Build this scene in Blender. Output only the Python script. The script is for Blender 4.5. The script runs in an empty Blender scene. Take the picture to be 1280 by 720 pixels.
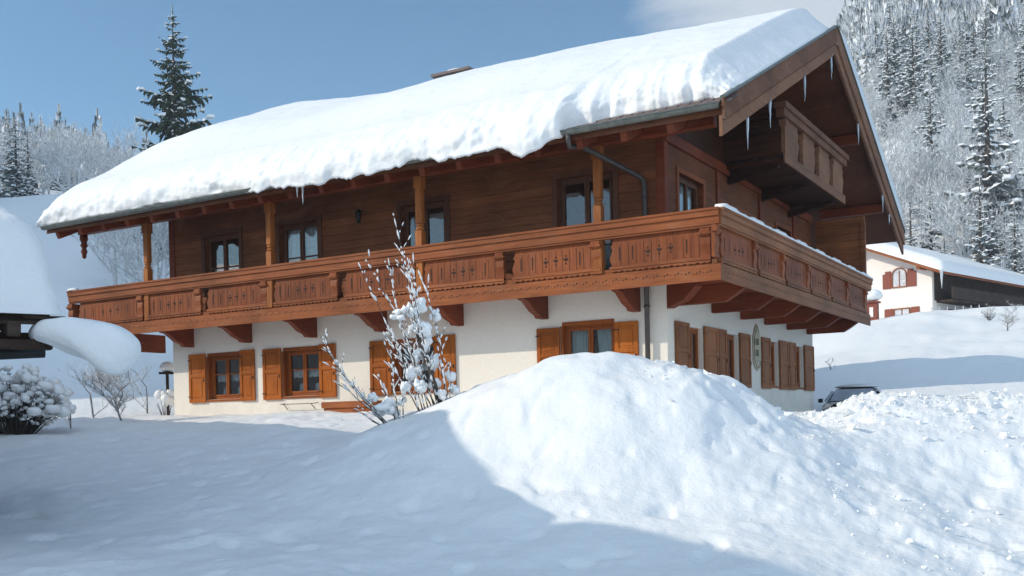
import bpy, math, random
import numpy as np
from mathutils import Vector, Matrix
R = math.radians
S = bpy.context.scene
COL = S.collection
random.seed(7)

# ------------------------------------------------------------------ camera
CX, CY, CZ = 8.015, -19.542, -0.05
YAW, PITCH, ROLL = R(30.898), R(-0.361), R(1.289)
fw = Vector((-math.sin(YAW) * math.cos(PITCH), math.cos(YAW) * math.cos(PITCH), math.sin(PITCH)))
rt = Vector((math.cos(YAW), math.sin(YAW), 0))
up = rt.cross(fw)
r2 = math.cos(ROLL) * rt - math.sin(ROLL) * up
u2 = math.sin(ROLL) * rt + math.cos(ROLL) * up
cd = bpy.data.cameras.new('camera')
cam = bpy.data.objects.new('camera', cd)
COL.objects.link(cam)
m = Matrix((r2, u2, -fw)).transposed().to_4x4()
m.translation = (CX, CY, CZ)
cam.matrix_world = m
cd.sensor_width = 36
cd.lens = 36 * 1300.7 / 1280
cd.shift_y = 174.75 / 1280
cd.clip_end = 6000
S.camera = cam

# ------------------------------------------------------------------ helpers
def link(o, parent=None):
    COL.objects.link(o)
    if parent: o.parent = parent
    return o

def tag(o, label=None, cat=None, group=None, kind=None):
    if label: o['label'] = label
    if cat: o['category'] = cat
    if group: o['group'] = group
    if kind: o['kind'] = kind
    return o

def empty(name, loc, label, cat, group=None, rz=0):
    o = bpy.data.objects.new(name, None)
    COL.objects.link(o)
    o.location = loc
    o.rotation_euler.z = rz
    return tag(o, label, cat, group)

def copy_tree(o, parent=None):
    c = o.copy()
    COL.objects.link(c)
    c.parent = parent
    for ch in list(o.children):
        copy_tree(ch, c)
    return c

class MB:
    def __init__(s):
        s.v = []; s.f = []; s.m = []
    def add(s, vs, fs, mi=0):
        n = len(s.v)
        s.v.extend([tuple(p) for p in vs])
        for f in fs:
            s.f.append([n + i for i in f]); s.m.append(mi)
        return s
    def box(s, x0, x1, y0, y1, z0, z1, mi=0):
        v = [(x0,y0,z0),(x1,y0,z0),(x1,y1,z0),(x0,y1,z0),(x0,y0,z1),(x1,y0,z1),(x1,y1,z1),(x0,y1,z1)]
        return s.add(v, [(0,3,2,1),(4,5,6,7),(0,1,5,4),(1,2,6,5),(2,3,7,6),(3,0,4,7)], mi)
    def bar(s, a, b, w, h, mi=0, upv=(0,0,1)):
        a = Vector(a); b = Vector(b); d = (b - a).normalized()
        sd = d.cross(Vector(upv))
        if sd.length < 1e-4: sd = d.cross(Vector((1,0,0)))
        sd.normalize(); u = sd.cross(d)
        v = []
        for p in (a, b):
            for i, j in ((-1,-1),(1,-1),(1,1),(-1,1)):
                v.append(p + sd * w / 2 * i + u * h / 2 * j)
        return s.add(v, [(3,2,1,0),(4,5,6,7),(0,1,5,4),(1,2,6,5),(2,3,7,6),(3,0,4,7)], mi)
    def tube(s, pts, rad, n=8, mi=0, cap=True):
        pts = [Vector(p) for p in pts]
        if not isinstance(rad, (list, tuple)): rad = [rad] * len(pts)
        base = len(s.v)
        ref = Vector((0.13, 0.31, 1)).normalized()
        for i, p in enumerate(pts):
            d = (pts[min(i+1, len(pts)-1)] - pts[max(i-1, 0)])
            if d.length < 1e-6: d = Vector((0,0,1))
            d.normalize()
            a = d.cross(ref)
            if a.length < .05: a = d.cross(Vector((1,0,0)))
            a.normalize(); b = d.cross(a)
            for k in range(n):
                t = 2*math.pi*k/n
                s.v.append(tuple(p + (a*math.cos(t) + b*math.sin(t))*rad[i]))
        for i in range(len(pts)-1):
            for k in range(n):
                k2 = (k+1) % n
                s.f.append([base+i*n+k, base+(i+1)*n+k, base+(i+1)*n+k2, base+i*n+k2]); s.m.append(mi)
        if cap:
            s.f.append([base+k for k in range(n)]); s.m.append(mi)
            s.f.append([base+(len(pts)-1)*n+k for k in reversed(range(n))]); s.m.append(mi)
        return s
    def prism(s, poly, o, ax, ay, ext, mi=0):
        """poly 2D in axes ax, ay from o, extruded along ext"""
        o = Vector(o); ax = Vector(ax); ay = Vector(ay); ext = Vector(ext)
        n = len(poly)
        v = [o + ax*p[0] + ay*p[1] for p in poly]
        v += [q + ext for q in v]
        fs = [list(range(n)), list(reversed(range(n, 2*n)))]
        for i in range(n):
            j = (i+1) % n
            fs.append((i, n+i, n+j, j))
        return s.add(v, fs, mi)
    def blob(s, c, r, seed=0, n=10, mi=0, amp=.2, flat=1.0):
        """lumpy closed ball, rx ry rz radii"""
        rnd = random.Random(seed)
        ph = [rnd.uniform(0, 6.28) for _ in range(6)]
        if not isinstance(r, (tuple, list)): r = (r, r, r)
        base = len(s.v); rows = n // 2 + 1
        for i in range(rows + 1):
            th = math.pi * i / rows
            for k in range(n):
                f = 2*math.pi*k/n
                x, y, z = math.sin(th)*math.cos(f), math.sin(th)*math.sin(f), math.cos(th)
                q = 1 + amp*(math.sin(2.3*x+ph[0])*math.cos(2.9*y+ph[1]) + .6*math.sin(5*z+3*x+ph[2])*math.cos(4*y+ph[3]))
                s.v.append((c[0]+r[0]*x*q, c[1]+r[1]*y*q, c[2]+r[2]*(z if z > 0 else z*flat)*q))
        for i in range(rows):
            for k in range(n):
                k2 = (k+1) % n
                s.f.append([base+i*n+k, base+(i+1)*n+k, base+(i+1)*n+k2, base+i*n+k2]); s.m.append(mi)
        return s
    def build(s, name, mats, parent=None, smooth=False, bevel=0):
        me = bpy.data.meshes.new(name)
        me.from_pydata(s.v, [], s.f)
        if not isinstance(mats, (list, tuple)): mats = [mats]
        for q in mats: me.materials.append(q)
        if len(mats) > 1: me.polygons.foreach_set('material_index', s.m)
        if smooth: me.polygons.foreach_set('use_smooth', [True]*len(me.polygons))
        me.update()
        o = bpy.data.objects.new(name, me)
        link(o, parent)
        if bevel:
            b = o.modifiers.new('bevel', 'BEVEL'); b.width = bevel; b.segments = 2
            b.limit_method = 'ANGLE'; b.angle_limit = R(40)
        return o

# vectorised gradient noise
_rs = np.random.RandomState(3)
_perm = np.concatenate([_rs.permutation(256)]*2)
_ga = _rs.rand(256) * 2 * np.pi
def noise2(x, y):
    x = np.asarray(x, float); y = np.asarray(y, float)
    xi = np.floor(x).astype(int); yi = np.floor(y).astype(int)
    xf = x - xi; yf = y - yi
    u = xf*xf*xf*(xf*(xf*6-15)+10); v = yf*yf*yf*(yf*(yf*6-15)+10)
    def g(ix, iy, fx, fy):
        a = _ga[_perm[(_perm[ix & 255] + iy) & 255]]
        return np.cos(a)*fx + np.sin(a)*fy
    n00 = g(xi, yi, xf, yf); n10 = g(xi+1, yi, xf-1, yf)
    n01 = g(xi, yi+1, xf, yf-1); n11 = g(xi+1, yi+1, xf-1, yf-1)
    return (n00*(1-u)+n10*u)*(1-v) + (n01*(1-u)+n11*u)*v
def fbm(x, y, o=4, g=.5):
    s = 0; a = 1; f = 1
    for i in range(o):
        s = s + a*noise2(x*f + 17.3*i, y*f - 9.1*i); a *= g; f *= 2.03
    return s
def sstep(a, b, x):
    t = np.clip((x-a)/(b-a), 0, 1); return t*t*(3-2*t)

# ------------------------------------------------------------------ materials
def nmat(name):
    mt = bpy.data.materials.new(name); mt.use_nodes = True
    nt = mt.node_tree; b = nt.nodes['Principled BSDF']
    return mt, nt, b
def N(nt, t, **kw):
    n = nt.nodes.new(t)
    for k, v in kw.items():
        if k.startswith('i_'): n.inputs[k[2:].replace('_', ' ')].default_value = v
        else: setattr(n, k, v)
    return n
def ramp(nt, fac, stops):
    r = nt.nodes.new('ShaderNodeValToRGB')
    e = r.color_ramp.elements
    while len(e) < len(stops): e.new(.5)
    for q, (p, c) in zip(e, stops):
        q.position = p; q.color = (*c, 1)
    nt.links.new(fac, r.inputs[0])
    return r.outputs[0]
def coords(nt, scale=(1,1,1), kind='Object', rot=(0,0,0)):
    tc = nt.nodes.new('ShaderNodeTexCoord'); mp = nt.nodes.new('ShaderNodeMapping')
    mp.inputs['Scale'].default_value = scale; mp.inputs['Rotation'].default_value = rot
    nt.links.new(tc.outputs[kind], mp.inputs[0])
    return mp.outputs[0]
def bump(nt, b, h, st, dist):
    bp = nt.nodes.new('ShaderNodeBump'); bp.inputs['Strength'].default_value = st; bp.inputs['Distance'].default_value = dist
    nt.links.new(h, bp.inputs['Height']); nt.links.new(bp.outputs[0], b.inputs['Normal'])
    return bp

def wood(name, c1, c2, axis='X', rough=.6, boards=0, grain=1.0, wear=None, bst=.5):
    """axis = grain direction; boards = board width across the grain (z or x)"""
    mt, nt, b = nmat(name)
    sc = {'X': (.5, 9, 9), 'Y': (9, .5, 9), 'Z': (9, 9, .5)}[axis]
    v = coords(nt, sc)
    n = N(nt, 'ShaderNodeTexNoise', i_Scale=3.0*grain, i_Detail=5.0, i_Roughness=.65, i_Distortion=.4)
    nt.links.new(v, n.inputs['Vector'])
    col = ramp(nt, n.outputs['Fac'], [(.3, c1), (.7, c2)])
    n2 = N(nt, 'ShaderNodeTexNoise', i_Scale=.9, i_Detail=3.0)
    nt.links.new(coords(nt), n2.inputs['Vector'])
    mx = N(nt, 'ShaderNodeMixRGB', blend_type='MULTIPLY'); mx.inputs[0].default_value = .75
    nt.links.new(col, mx.inputs[1])
    nt.links.new(ramp(nt, n2.outputs['Fac'], [(.3, (.62,.6,.58)), (.65, (1.15,1.12,1.1))]), mx.inputs[2])
    out = mx.outputs[0]
    hgt = n.outputs['Fac']
    if boards:
        sp = N(nt, 'ShaderNodeSeparateXYZ'); nt.links.new(coords(nt), sp.inputs[0])
        dv = N(nt, 'ShaderNodeMath', operation='DIVIDE'); dv.inputs[1].default_value = boards
        nt.links.new(sp.outputs['Z' if axis != 'Z' else 'X'], dv.inputs[0])
        fl = N(nt, 'ShaderNodeMath', operation='FLOOR'); nt.links.new(dv.outputs[0], fl.inputs[0])
        fr = N(nt, 'ShaderNodeMath', operation='FRACT'); nt.links.new(dv.outputs[0], fr.inputs[0])
        wn = N(nt, 'ShaderNodeTexWhiteNoise', noise_dimensions='1D'); nt.links.new(fl.outputs[0], wn.inputs['W'])
        m2 = N(nt, 'ShaderNodeMixRGB', blend_type='MULTIPLY'); m2.inputs[0].default_value = .8
        nt.links.new(out, m2.inputs[1])
        nt.links.new(ramp(nt, wn.outputs['Value'], [(0, (.6,.58,.56)), (1, (1.2,1.18,1.15))]), m2.inputs[2])
        # dark joint between boards
        g = ramp(nt, fr.outputs[0], [(0, (.15,.15,.15)), (.07, (1,1,1))])
        m3 = N(nt, 'ShaderNodeMixRGB', blend_type='MULTIPLY'); m3.inputs[0].default_value = .85
        nt.links.new(m2.outputs[0], m3.inputs[1]); nt.links.new(g, m3.inputs[2])
        out = m3.outputs[0]
        ad = N(nt, 'ShaderNodeMath', operation='MULTIPLY_ADD'); ad.inputs[1].default_value = .15
        nt.links.new(hgt, ad.inputs[0]); nt.links.new(ramp(nt, fr.outputs[0], [(0, (0,0,0)), (.12, (.9,.9,.9)), (1, (.6,.6,.6))]), ad.inputs[2])
        hgt = ad.outputs[0]
    oi = N(nt, 'ShaderNodeObjectInfo')
    m4 = N(nt, 'ShaderNodeMixRGB', blend_type='MULTIPLY'); m4.inputs[0].default_value = 1
    nt.links.new(out, m4.inputs[1]); nt.links.new(ramp(nt, oi.outputs['Random'], [(0, (.80,.76,.74)), (.5, (1,1,1)), (1, (1.14,1.16,1.2))]), m4.inputs[2])
    # bleached, water-stained patches
    n5 = N(nt, 'ShaderNodeTexNoise', i_Scale=1.7, i_Detail=6.0, i_Roughness=.7, i_Distortion=.8)
    nt.links.new(coords(nt, (1,1,.35) if axis == 'Z' else (.5,1,1.6)), n5.inputs['Vector'])
    m5 = N(nt, 'ShaderNodeMixRGB'); nt.links.new(m4.outputs[0], m5.inputs[1]); m5.inputs[2].default_value = (c2[0]*.75+.05, c2[1]*.8+.045, c2[2]*.8+.04, 1)
    nt.links.new(ramp(nt, n5.outputs['Fac'], [(.52, (0,0,0)), (.75, (.55,.55,.55))]), m5.inputs[0])
    out = m5.outputs[0]
    nt.links.new(out, b.inputs['Base Color'])
    rr = N(nt, 'ShaderNodeMapRange'); rr.inputs['To Min'].default_value = rough-.12; rr.inputs['To Max'].default_value = rough+.15
    nt.links.new(n.outputs['Fac'], rr.inputs['Value']); nt.links.new(rr.outputs[0], b.inputs['Roughness'])
    b.inputs['Specular IOR Level'].default_value = .18
    bump(nt, b, hgt, bst, .012 if boards else .006)
    return mt

def plain(name, c, rough=.6, metal=0, var=.15, scale=6, bst=.2, bd=.01, spec=.5):
    mt, nt, b = nmat(name)
    n = N(nt, 'ShaderNodeTexNoise', i_Scale=scale, i_Detail=5.0, i_Roughness=.6)
    nt.links.new(coords(nt), n.inputs['Vector'])
    lo = tuple(x*(1-var) for x in c); hi = tuple(min(1, x*(1+var)) for x in c)
    nt.links.new(ramp(nt, n.outputs['Fac'], [(.3, lo), (.7, hi)]), b.inputs['Base Color'])
    b.inputs['Roughness'].default_value = rough; b.inputs['Metallic'].default_value = metal
    b.inputs['Specular IOR Level'].default_value = spec
    bump(nt, b, n.outputs['Fac'], bst, bd)
    return mt

def snow_mat(name, fine=1.0, lump=0.0, patchy=False, col=(.885,.88,.865)):
    mt, nt, b = nmat(name)
    co = coords(nt)
    n1 = N(nt, 'ShaderNodeTexNoise', i_Scale=2.2, i_Detail=6.0, i_Roughness=.55); nt.links.new(co, n1.inputs['Vector'])
    n2 = N(nt, 'ShaderNodeTexNoise', i_Scale=22.0, i_Detail=4.0, i_Roughness=.6); nt.links.new(co, n2.inputs['Vector'])
    n3 = N(nt, 'ShaderNodeTexVoronoi', i_Scale=7.0); nt.links.new(co, n3.inputs['Vector'])
    h = N(nt, 'ShaderNodeMath', operation='MULTIPLY_ADD'); h.inputs[1].default_value = .16*fine
    nt.links.new(n2.outputs['Fac'], h.inputs[0]); nt.links.new(n1.outputs['Fac'], h.inputs[2])
    h2 = N(nt, 'ShaderNodeMath', operation='MULTIPLY_ADD'); h2.inputs[1].default_value = lump
    nt.links.new(n3.outputs['Distance'], h2.inputs[0]); nt.links.new(h.outputs[0], h2.inputs[2])
    c = ramp(nt, n1.outputs['Fac'], [(.3, tuple(x*.965 for x in col)), (.7, col)])
    nt.links.new(c, b.inputs['Base Color'])
    b.inputs['Roughness'].default_value = .55
    b.inputs['Specular IOR Level'].default_value = .25
    b.inputs['Subsurface Weight'].default_value = 0.0
    n6 = N(nt, 'ShaderNodeTexNoise', i_Scale=75.0, i_Detail=3.0, i_Roughness=.7); nt.links.new(co, n6.inputs['Vector'])
    h3 = N(nt, 'ShaderNodeMath', operation='MULTIPLY_ADD'); h3.inputs[1].default_value = .05*fine
    nt.links.new(n6.outputs['Fac'], h3.inputs[0]); nt.links.new(h2.outputs[0], h3.inputs[2])
    bump(nt, b, h3.outputs[0], .5, .09)
    return mt

M = {}
M['snow'] = snow_mat('snow')
M['snow_rough'] = snow_mat('lumpy_snow', 1.6, .35)
M['snow_roof'] = snow_mat('roof_snow', 1.3, .1)
M['snow_tree'] = plain('clinging_snow', (.87,.87,.86), .6, var=.04, bst=.3, scale=9)
M['frost'] = plain('frosted_twig', (.55,.57,.6), .7, var=.25, scale=5)
M['frost_dark'] = plain('rimed_twig', (.52,.53,.54), .8, var=.4, scale=5)
M['ice'] = None
mt, nt, b = nmat('ice'); b.inputs['Base Color'].default_value = (.75,.82,.86,1); b.inputs['Roughness'].default_value = .08
b.inputs['Transmission Weight'].default_value = .55; b.inputs['IOR'].default_value = 1.31; M['ice'] = mt
M['plaster'] = plain('plaster', (.82,.755,.655), .85, var=.04, scale=14, bst=.35, bd=.01)
_nt = M['plaster'].node_tree; _b = _nt.nodes['Principled BSDF']; _src = _b.inputs['Base Color'].links[0].from_socket
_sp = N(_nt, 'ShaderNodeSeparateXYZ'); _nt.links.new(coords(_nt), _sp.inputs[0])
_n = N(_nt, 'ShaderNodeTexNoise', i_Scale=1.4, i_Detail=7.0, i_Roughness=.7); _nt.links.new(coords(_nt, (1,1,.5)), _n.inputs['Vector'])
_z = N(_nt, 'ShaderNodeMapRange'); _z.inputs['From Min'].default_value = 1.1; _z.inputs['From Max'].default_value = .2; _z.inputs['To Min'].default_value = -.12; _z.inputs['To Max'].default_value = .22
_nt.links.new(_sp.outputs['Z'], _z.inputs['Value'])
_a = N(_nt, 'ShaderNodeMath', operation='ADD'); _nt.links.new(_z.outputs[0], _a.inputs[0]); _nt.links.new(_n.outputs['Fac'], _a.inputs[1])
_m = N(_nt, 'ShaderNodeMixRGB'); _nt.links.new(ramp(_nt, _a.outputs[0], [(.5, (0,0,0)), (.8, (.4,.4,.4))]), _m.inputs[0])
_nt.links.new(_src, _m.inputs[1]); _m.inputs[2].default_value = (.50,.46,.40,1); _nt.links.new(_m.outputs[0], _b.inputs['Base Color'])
M['plaster2'] = plain('pale_plaster', (.83,.78,.72), .85, var=.05, scale=8)
M['balc_x'] = wood('balcony_wood_lengthwise', (.20,.056,.016), (.36,.112,.036), 'X', .55)
M['balc_y'] = wood('balcony_wood_crosswise', (.18,.062,.02), (.32,.125,.047), 'Y', .55)
M['balc_z'] = wood('balcony_wood_upright', (.18,.046,.013), (.32,.092,.029), 'Z', .55)
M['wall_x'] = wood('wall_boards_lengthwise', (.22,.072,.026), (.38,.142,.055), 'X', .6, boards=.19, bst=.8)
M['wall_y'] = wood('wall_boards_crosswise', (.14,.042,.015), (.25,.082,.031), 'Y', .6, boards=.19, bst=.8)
M['beam_x'] = wood('red_beam_lengthwise', (.15,.030,.010), (.24,.055,.018), 'X', .55)
M['beam_y'] = wood('red_beam_crosswise', (.13,.028,.010), (.22,.050,.017), 'Y', .55)
M['post'] = wood('post_wood', (.25,.075,.018), (.42,.15,.035), 'Z', .5)
M['soffit'] = wood('soffit_boards', (.10,.032,.013), (.17,.058,.023), 'Y', .6)
M['shutter'] = wood('shutter_wood', (.30,.075,.006), (.46,.13,.013), 'Z', .45)
M['shutter_old'] = wood('weathered_shutter_wood', (.25,.085,.03), (.40,.16,.06), 'Z', .6)
M['frame'] = wood('window_frame_wood', (.22,.055,.008), (.33,.09,.016), 'Z', .5)
M['frame_dark'] = wood('dark_frame_wood', (.10,.04,.018), (.17,.065,.03), 'Z', .5)
M['verge'] = wood('grey_brown_verge_wood', (.15,.068,.036), (.25,.125,.070), 'Y', .7)
M['gable_shaded'] = wood('shaded_gable_boards', (.038,.013,.006), (.07,.025,.011), 'Y', .6, boards=.19, bst=.8)  # darker copy of the wall boards; roof overhang shade put into the colour
M['dark_wood'] = wood('dark_weathered_wood', (.035,.022,.016), (.075,.05,.036), 'X', .8)
M['gap'] = plain('cut_out_shade', (.035,.014,.008), .9, var=.1)
M['tile'] = plain('roof_tile', (.16,.12,.11), .8, var=.3, scale=12)
M['gutter'] = plain('zinc_gutter', (.17,.18,.16), .45, .6, var=.25, scale=8)
M['pipe'] = plain('brown_downpipe', (.075,.065,.06), .5, .3, var=.2)
M['iron'] = plain('black_iron', (.02,.02,.02), .5, .5)
M['curtain'] = plain('net_curtain', (.72,.74,.74), .9, var=.1, scale=14)
M['drape'] = plain('pale_drape', (.52,.58,.58), .9, var=.12, scale=5)
M['bark'] = plain('bark', (.07,.055,.045), .9, var=.4, scale=8)
M['rime_bark'] = plain('rimed_bark', (.20,.18,.165), .9, var=.4, scale=8)
M['spruce'] = plain('spruce_needles', (.032,.055,.026), .8, var=.4, scale=1.2)
M['spruce_far'] = plain('frosted_spruce_needles', (.15,.17,.165), .85, var=.4, scale=.6)
M['car'] = plain('dark_car_paint', (.008,.009,.012), .2, .3, var=.1)
M['sign'] = plain('painted_sign', (.50,.43,.30), .7, var=.08)
M['sign_line'] = plain('sign_lettering', (.06,.045,.03), .7)
M['brown_sh'] = plain('brown_shutter_paint', (.22,.045,.02), .6)
# glass
mt, nt, b = nmat('window_glass')
nt.nodes.remove(b)
tr = N(nt, 'ShaderNodeBsdfTransparent'); tr.inputs[0].default_value = (.8,.86,.86,1)
gl = N(nt, 'ShaderNodeBsdfGlossy'); gl.inputs['Roughness'].default_value = .03; gl.inputs[0].default_value = (.95,.97,1,1)
fr = N(nt, 'ShaderNodeFresnel'); fr.inputs[0].default_value = 1.55
mp = N(nt, 'ShaderNodeMath', operation='MULTIPLY_ADD'); mp.inputs[1].default_value = 1.3; mp.inputs[2].default_value = .06
nt.links.new(fr.outputs[0], mp.inputs[0])
nz = N(nt, 'ShaderNodeTexNoise', i_Scale=1.6, i_Detail=1.0); nt.links.new(coords(nt), nz.inputs['Vector'])
bp = N(nt, 'ShaderNodeBump'); bp.inputs['Strength'].default_value = .12; bp.inputs['Distance'].default_value = .02
nt.links.new(nz.outputs['Fac'], bp.inputs['Height']); nt.links.new(bp.outputs[0], gl.inputs['Normal'])
mx = N(nt, 'ShaderNodeMixShader'); nt.links.new(mp.outputs[0], mx.inputs[0]); nt.links.new(tr.outputs[0], mx.inputs[1]); nt.links.new(gl.outputs[0], mx.inputs[2])
nt.links.new(mx.outputs[0], nt.nodes['Material Output'].inputs[0]); M['glass'] = mt
# car glass frosted
M['car_glass'] = plain('frosted_car_glass', (.42,.47,.53), .35, var=.2, scale=3)

# ------------------------------------------------------------------ sun & sky
EL, AZ = 30.5, 50.0
sd = bpy.data.lights.new('sun', 'SUN'); sd.energy = 3.0; sd.angle = R(.53); sd.color = (1, .905, .76)
so = bpy.data.objects.new('sun', sd); COL.objects.link(so); so.rotation_euler = (R(90-EL), 0, R(-AZ)); so.location = (-30, -30, 40)
w = bpy.data.worlds.new('World'); S.world = w; w.use_nodes = True
nt = w.node_tree; bg = nt.nodes['Background']
sky = N(nt, 'ShaderNodeTexSky', sky_type='NISHITA', sun_disc=False, sun_elevation=R(EL), sun_rotation=R(180+AZ), altitude=900, air_density=.8, dust_density=1.0, ozone_density=2.0)
bg.inputs[1].default_value = .148
S.view_settings.view_transform = 'Standard'; S.view_settings.look = 'None'; S.view_settings.exposure = .08
# thin bank of cloud hanging over the forested mountain, low cirrus elsewhere
tc = N(nt, 'ShaderNodeTexCoord')
cn = N(nt, 'ShaderNodeTexNoise', i_Scale=7.5, i_Detail=8.0, i_Roughness=.55, i_Distortion=.3)
mpn = N(nt, 'ShaderNodeMapping'); mpn.inputs['Scale'].default_value = (1, 1, 2.2)
nt.links.new(tc.outputs['Generated'], mpn.inputs[0]); nt.links.new(mpn.outputs[0], cn.inputs['Vector'])
nrm = N(nt, 'ShaderNodeVectorMath', operation='NORMALIZE'); nt.links.new(tc.outputs['Generated'], nrm.inputs[0])
dt = N(nt, 'ShaderNodeVectorMath', operation='DOT_PRODUCT')
CLOUD = (fw + rt*.33 + Vector((0,0,1))*.42).normalized()
dt.inputs[1].default_value = CLOUD
nt.links.new(nrm.outputs[0], dt.inputs[0])
mr = N(nt, 'ShaderNodeMapRange'); mr.inputs['From Min'].default_value = .974; mr.inputs['From Max'].default_value = .9985
mr.inputs['To Min'].default_value = -.25; mr.inputs['To Max'].default_value = .62
nt.links.new(dt.outputs['Value'], mr.inputs['Value'])
ad = N(nt, 'ShaderNodeMath', operation='ADD'); nt.links.new(mr.outputs[0], ad.inputs[0]); nt.links.new(cn.outputs['Fac'], ad.inputs[1])
cm = N(nt, 'ShaderNodeMapRange', interpolation_type='SMOOTHSTEP'); cm.inputs['From Min'].default_value = .50; cm.inputs['From Max'].default_value = 1.0
cm.inputs['To Max'].default_value = .8
nt.links.new(ad.outputs[0], cm.inputs['Value'])
mxc = N(nt, 'ShaderNodeMixRGB'); nt.links.new(cm.outputs[0], mxc.inputs[0])
tint = N(nt, 'ShaderNodeMixRGB', blend_type='MULTIPLY'); tint.inputs[0].default_value = 1; tint.inputs[2].default_value = (.66, .98, 1.0, 1)
nt.links.new(sky.outputs[0], tint.inputs[1])
nt.links.new(tint.outputs[0], mxc.inputs[1]); mxc.inputs[2].default_value = (4.6, 4.9, 5.2, 1)
# broken bright cloud added to the unseen sky behind the viewer as fill
d2 = N(nt, 'ShaderNodeVectorMath', operation='DOT_PRODUCT'); d2.inputs[1].default_value = (-fw + Vector((0,0,.45))).normalized()
nt.links.new(nrm.outputs[0], d2.inputs[0])
c2n = N(nt, 'ShaderNodeTexNoise', i_Scale=2.0, i_Detail=6.0, i_Roughness=.6); nt.links.new(nrm.outputs[0], c2n.inputs['Vector'])
m2r = N(nt, 'ShaderNodeMapRange'); m2r.inputs['From Min'].default_value = .05; m2r.inputs['From Max'].default_value = .7
m2r.inputs['To Min'].default_value = -.5; m2r.inputs['To Max'].default_value = .3
nt.links.new(d2.outputs['Value'], m2r.inputs['Value'])
a2 = N(nt, 'ShaderNodeMath', operation='ADD'); nt.links.new(m2r.outputs[0], a2.inputs[0]); nt.links.new(c2n.outputs['Fac'], a2.inputs[1])
s2 = N(nt, 'ShaderNodeMapRange', interpolation_type='SMOOTHSTEP'); s2.inputs['From Min'].default_value = .45; s2.inputs['From Max'].default_value = .72; nt.links.new(a2.outputs[0], s2.inputs['Value'])
mx2 = N(nt, 'ShaderNodeMixRGB'); nt.links.new(s2.outputs[0], mx2.inputs[0]); nt.links.new(mxc.outputs[0], mx2.inputs[1]); mx2.inputs[2].default_value = (4.6, 6.0, 7.7, 1)
nt.links.new(mx2.outputs[0], bg.inputs[0])

# ------------------------------------------------------------------ terrain
fx, fy = -math.sin(YAW), math.cos(YAW)
rx_, ry_ = math.cos(YAW), math.sin(YAW)
def DL(x, y):
    vx, vy = x-CX, y-CY
    return vx*fx+vy*fy, vx*rx_+vy*ry_      # distance ahead, distance to the right
def XY(d, l):
    return CX + d*fx + l*rx_, CY + d*fy + l*ry_
def interp(d, xs, ys):
    """smooth hermite interpolation"""
    xs = np.array(xs, float); ys = np.array(ys, float)
    sl = np.diff(ys)/np.diff(xs); t = np.zeros(len(xs)); t[1:-1] = (sl[1:]+sl[:-1])/2; t[0] = sl[0]; t[-1] = sl[-1]
    i = np.clip(np.searchsorted(xs, d)-1, 0, len(xs)-2)
    h = xs[i+1]-xs[i]; s = np.clip((d-xs[i])/h, 0, 1)
    return (2*s**3-3*s**2+1)*ys[i] + (s**3-2*s**2+s)*h*t[i] + (-2*s**3+3*s**2)*ys[i+1] + (s**3-s**2)*h*t[i+1]
PL = ([0, 9, 14, 20, 26, 35, 50, 80, 110, 160, 220, 300, 450, 900], [-1.7, -1.32, -.85, -.25, .2, .6, 3.6, 14.5, 24, 35, 46, 60, 72, 76])
PC = ([0, 9, 14, 20, 28, 36, 60, 100, 300, 450, 900], [-1.7, -1.4, -.8, .05, .3, .3, 3, 8, 30, 45, 60])
PR = ([0, 8, 11, 15, 20, 28, 34, 40, 45, 60, 72, 86, 120, 200, 300, 420, 900], [-1.8, -1.75, -1.1, -.35, -.1, -.4, -.2, 1.0, 2.1, 4.9, 7.0, 8.6, 26, 70, 112, 132, 138])
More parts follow.
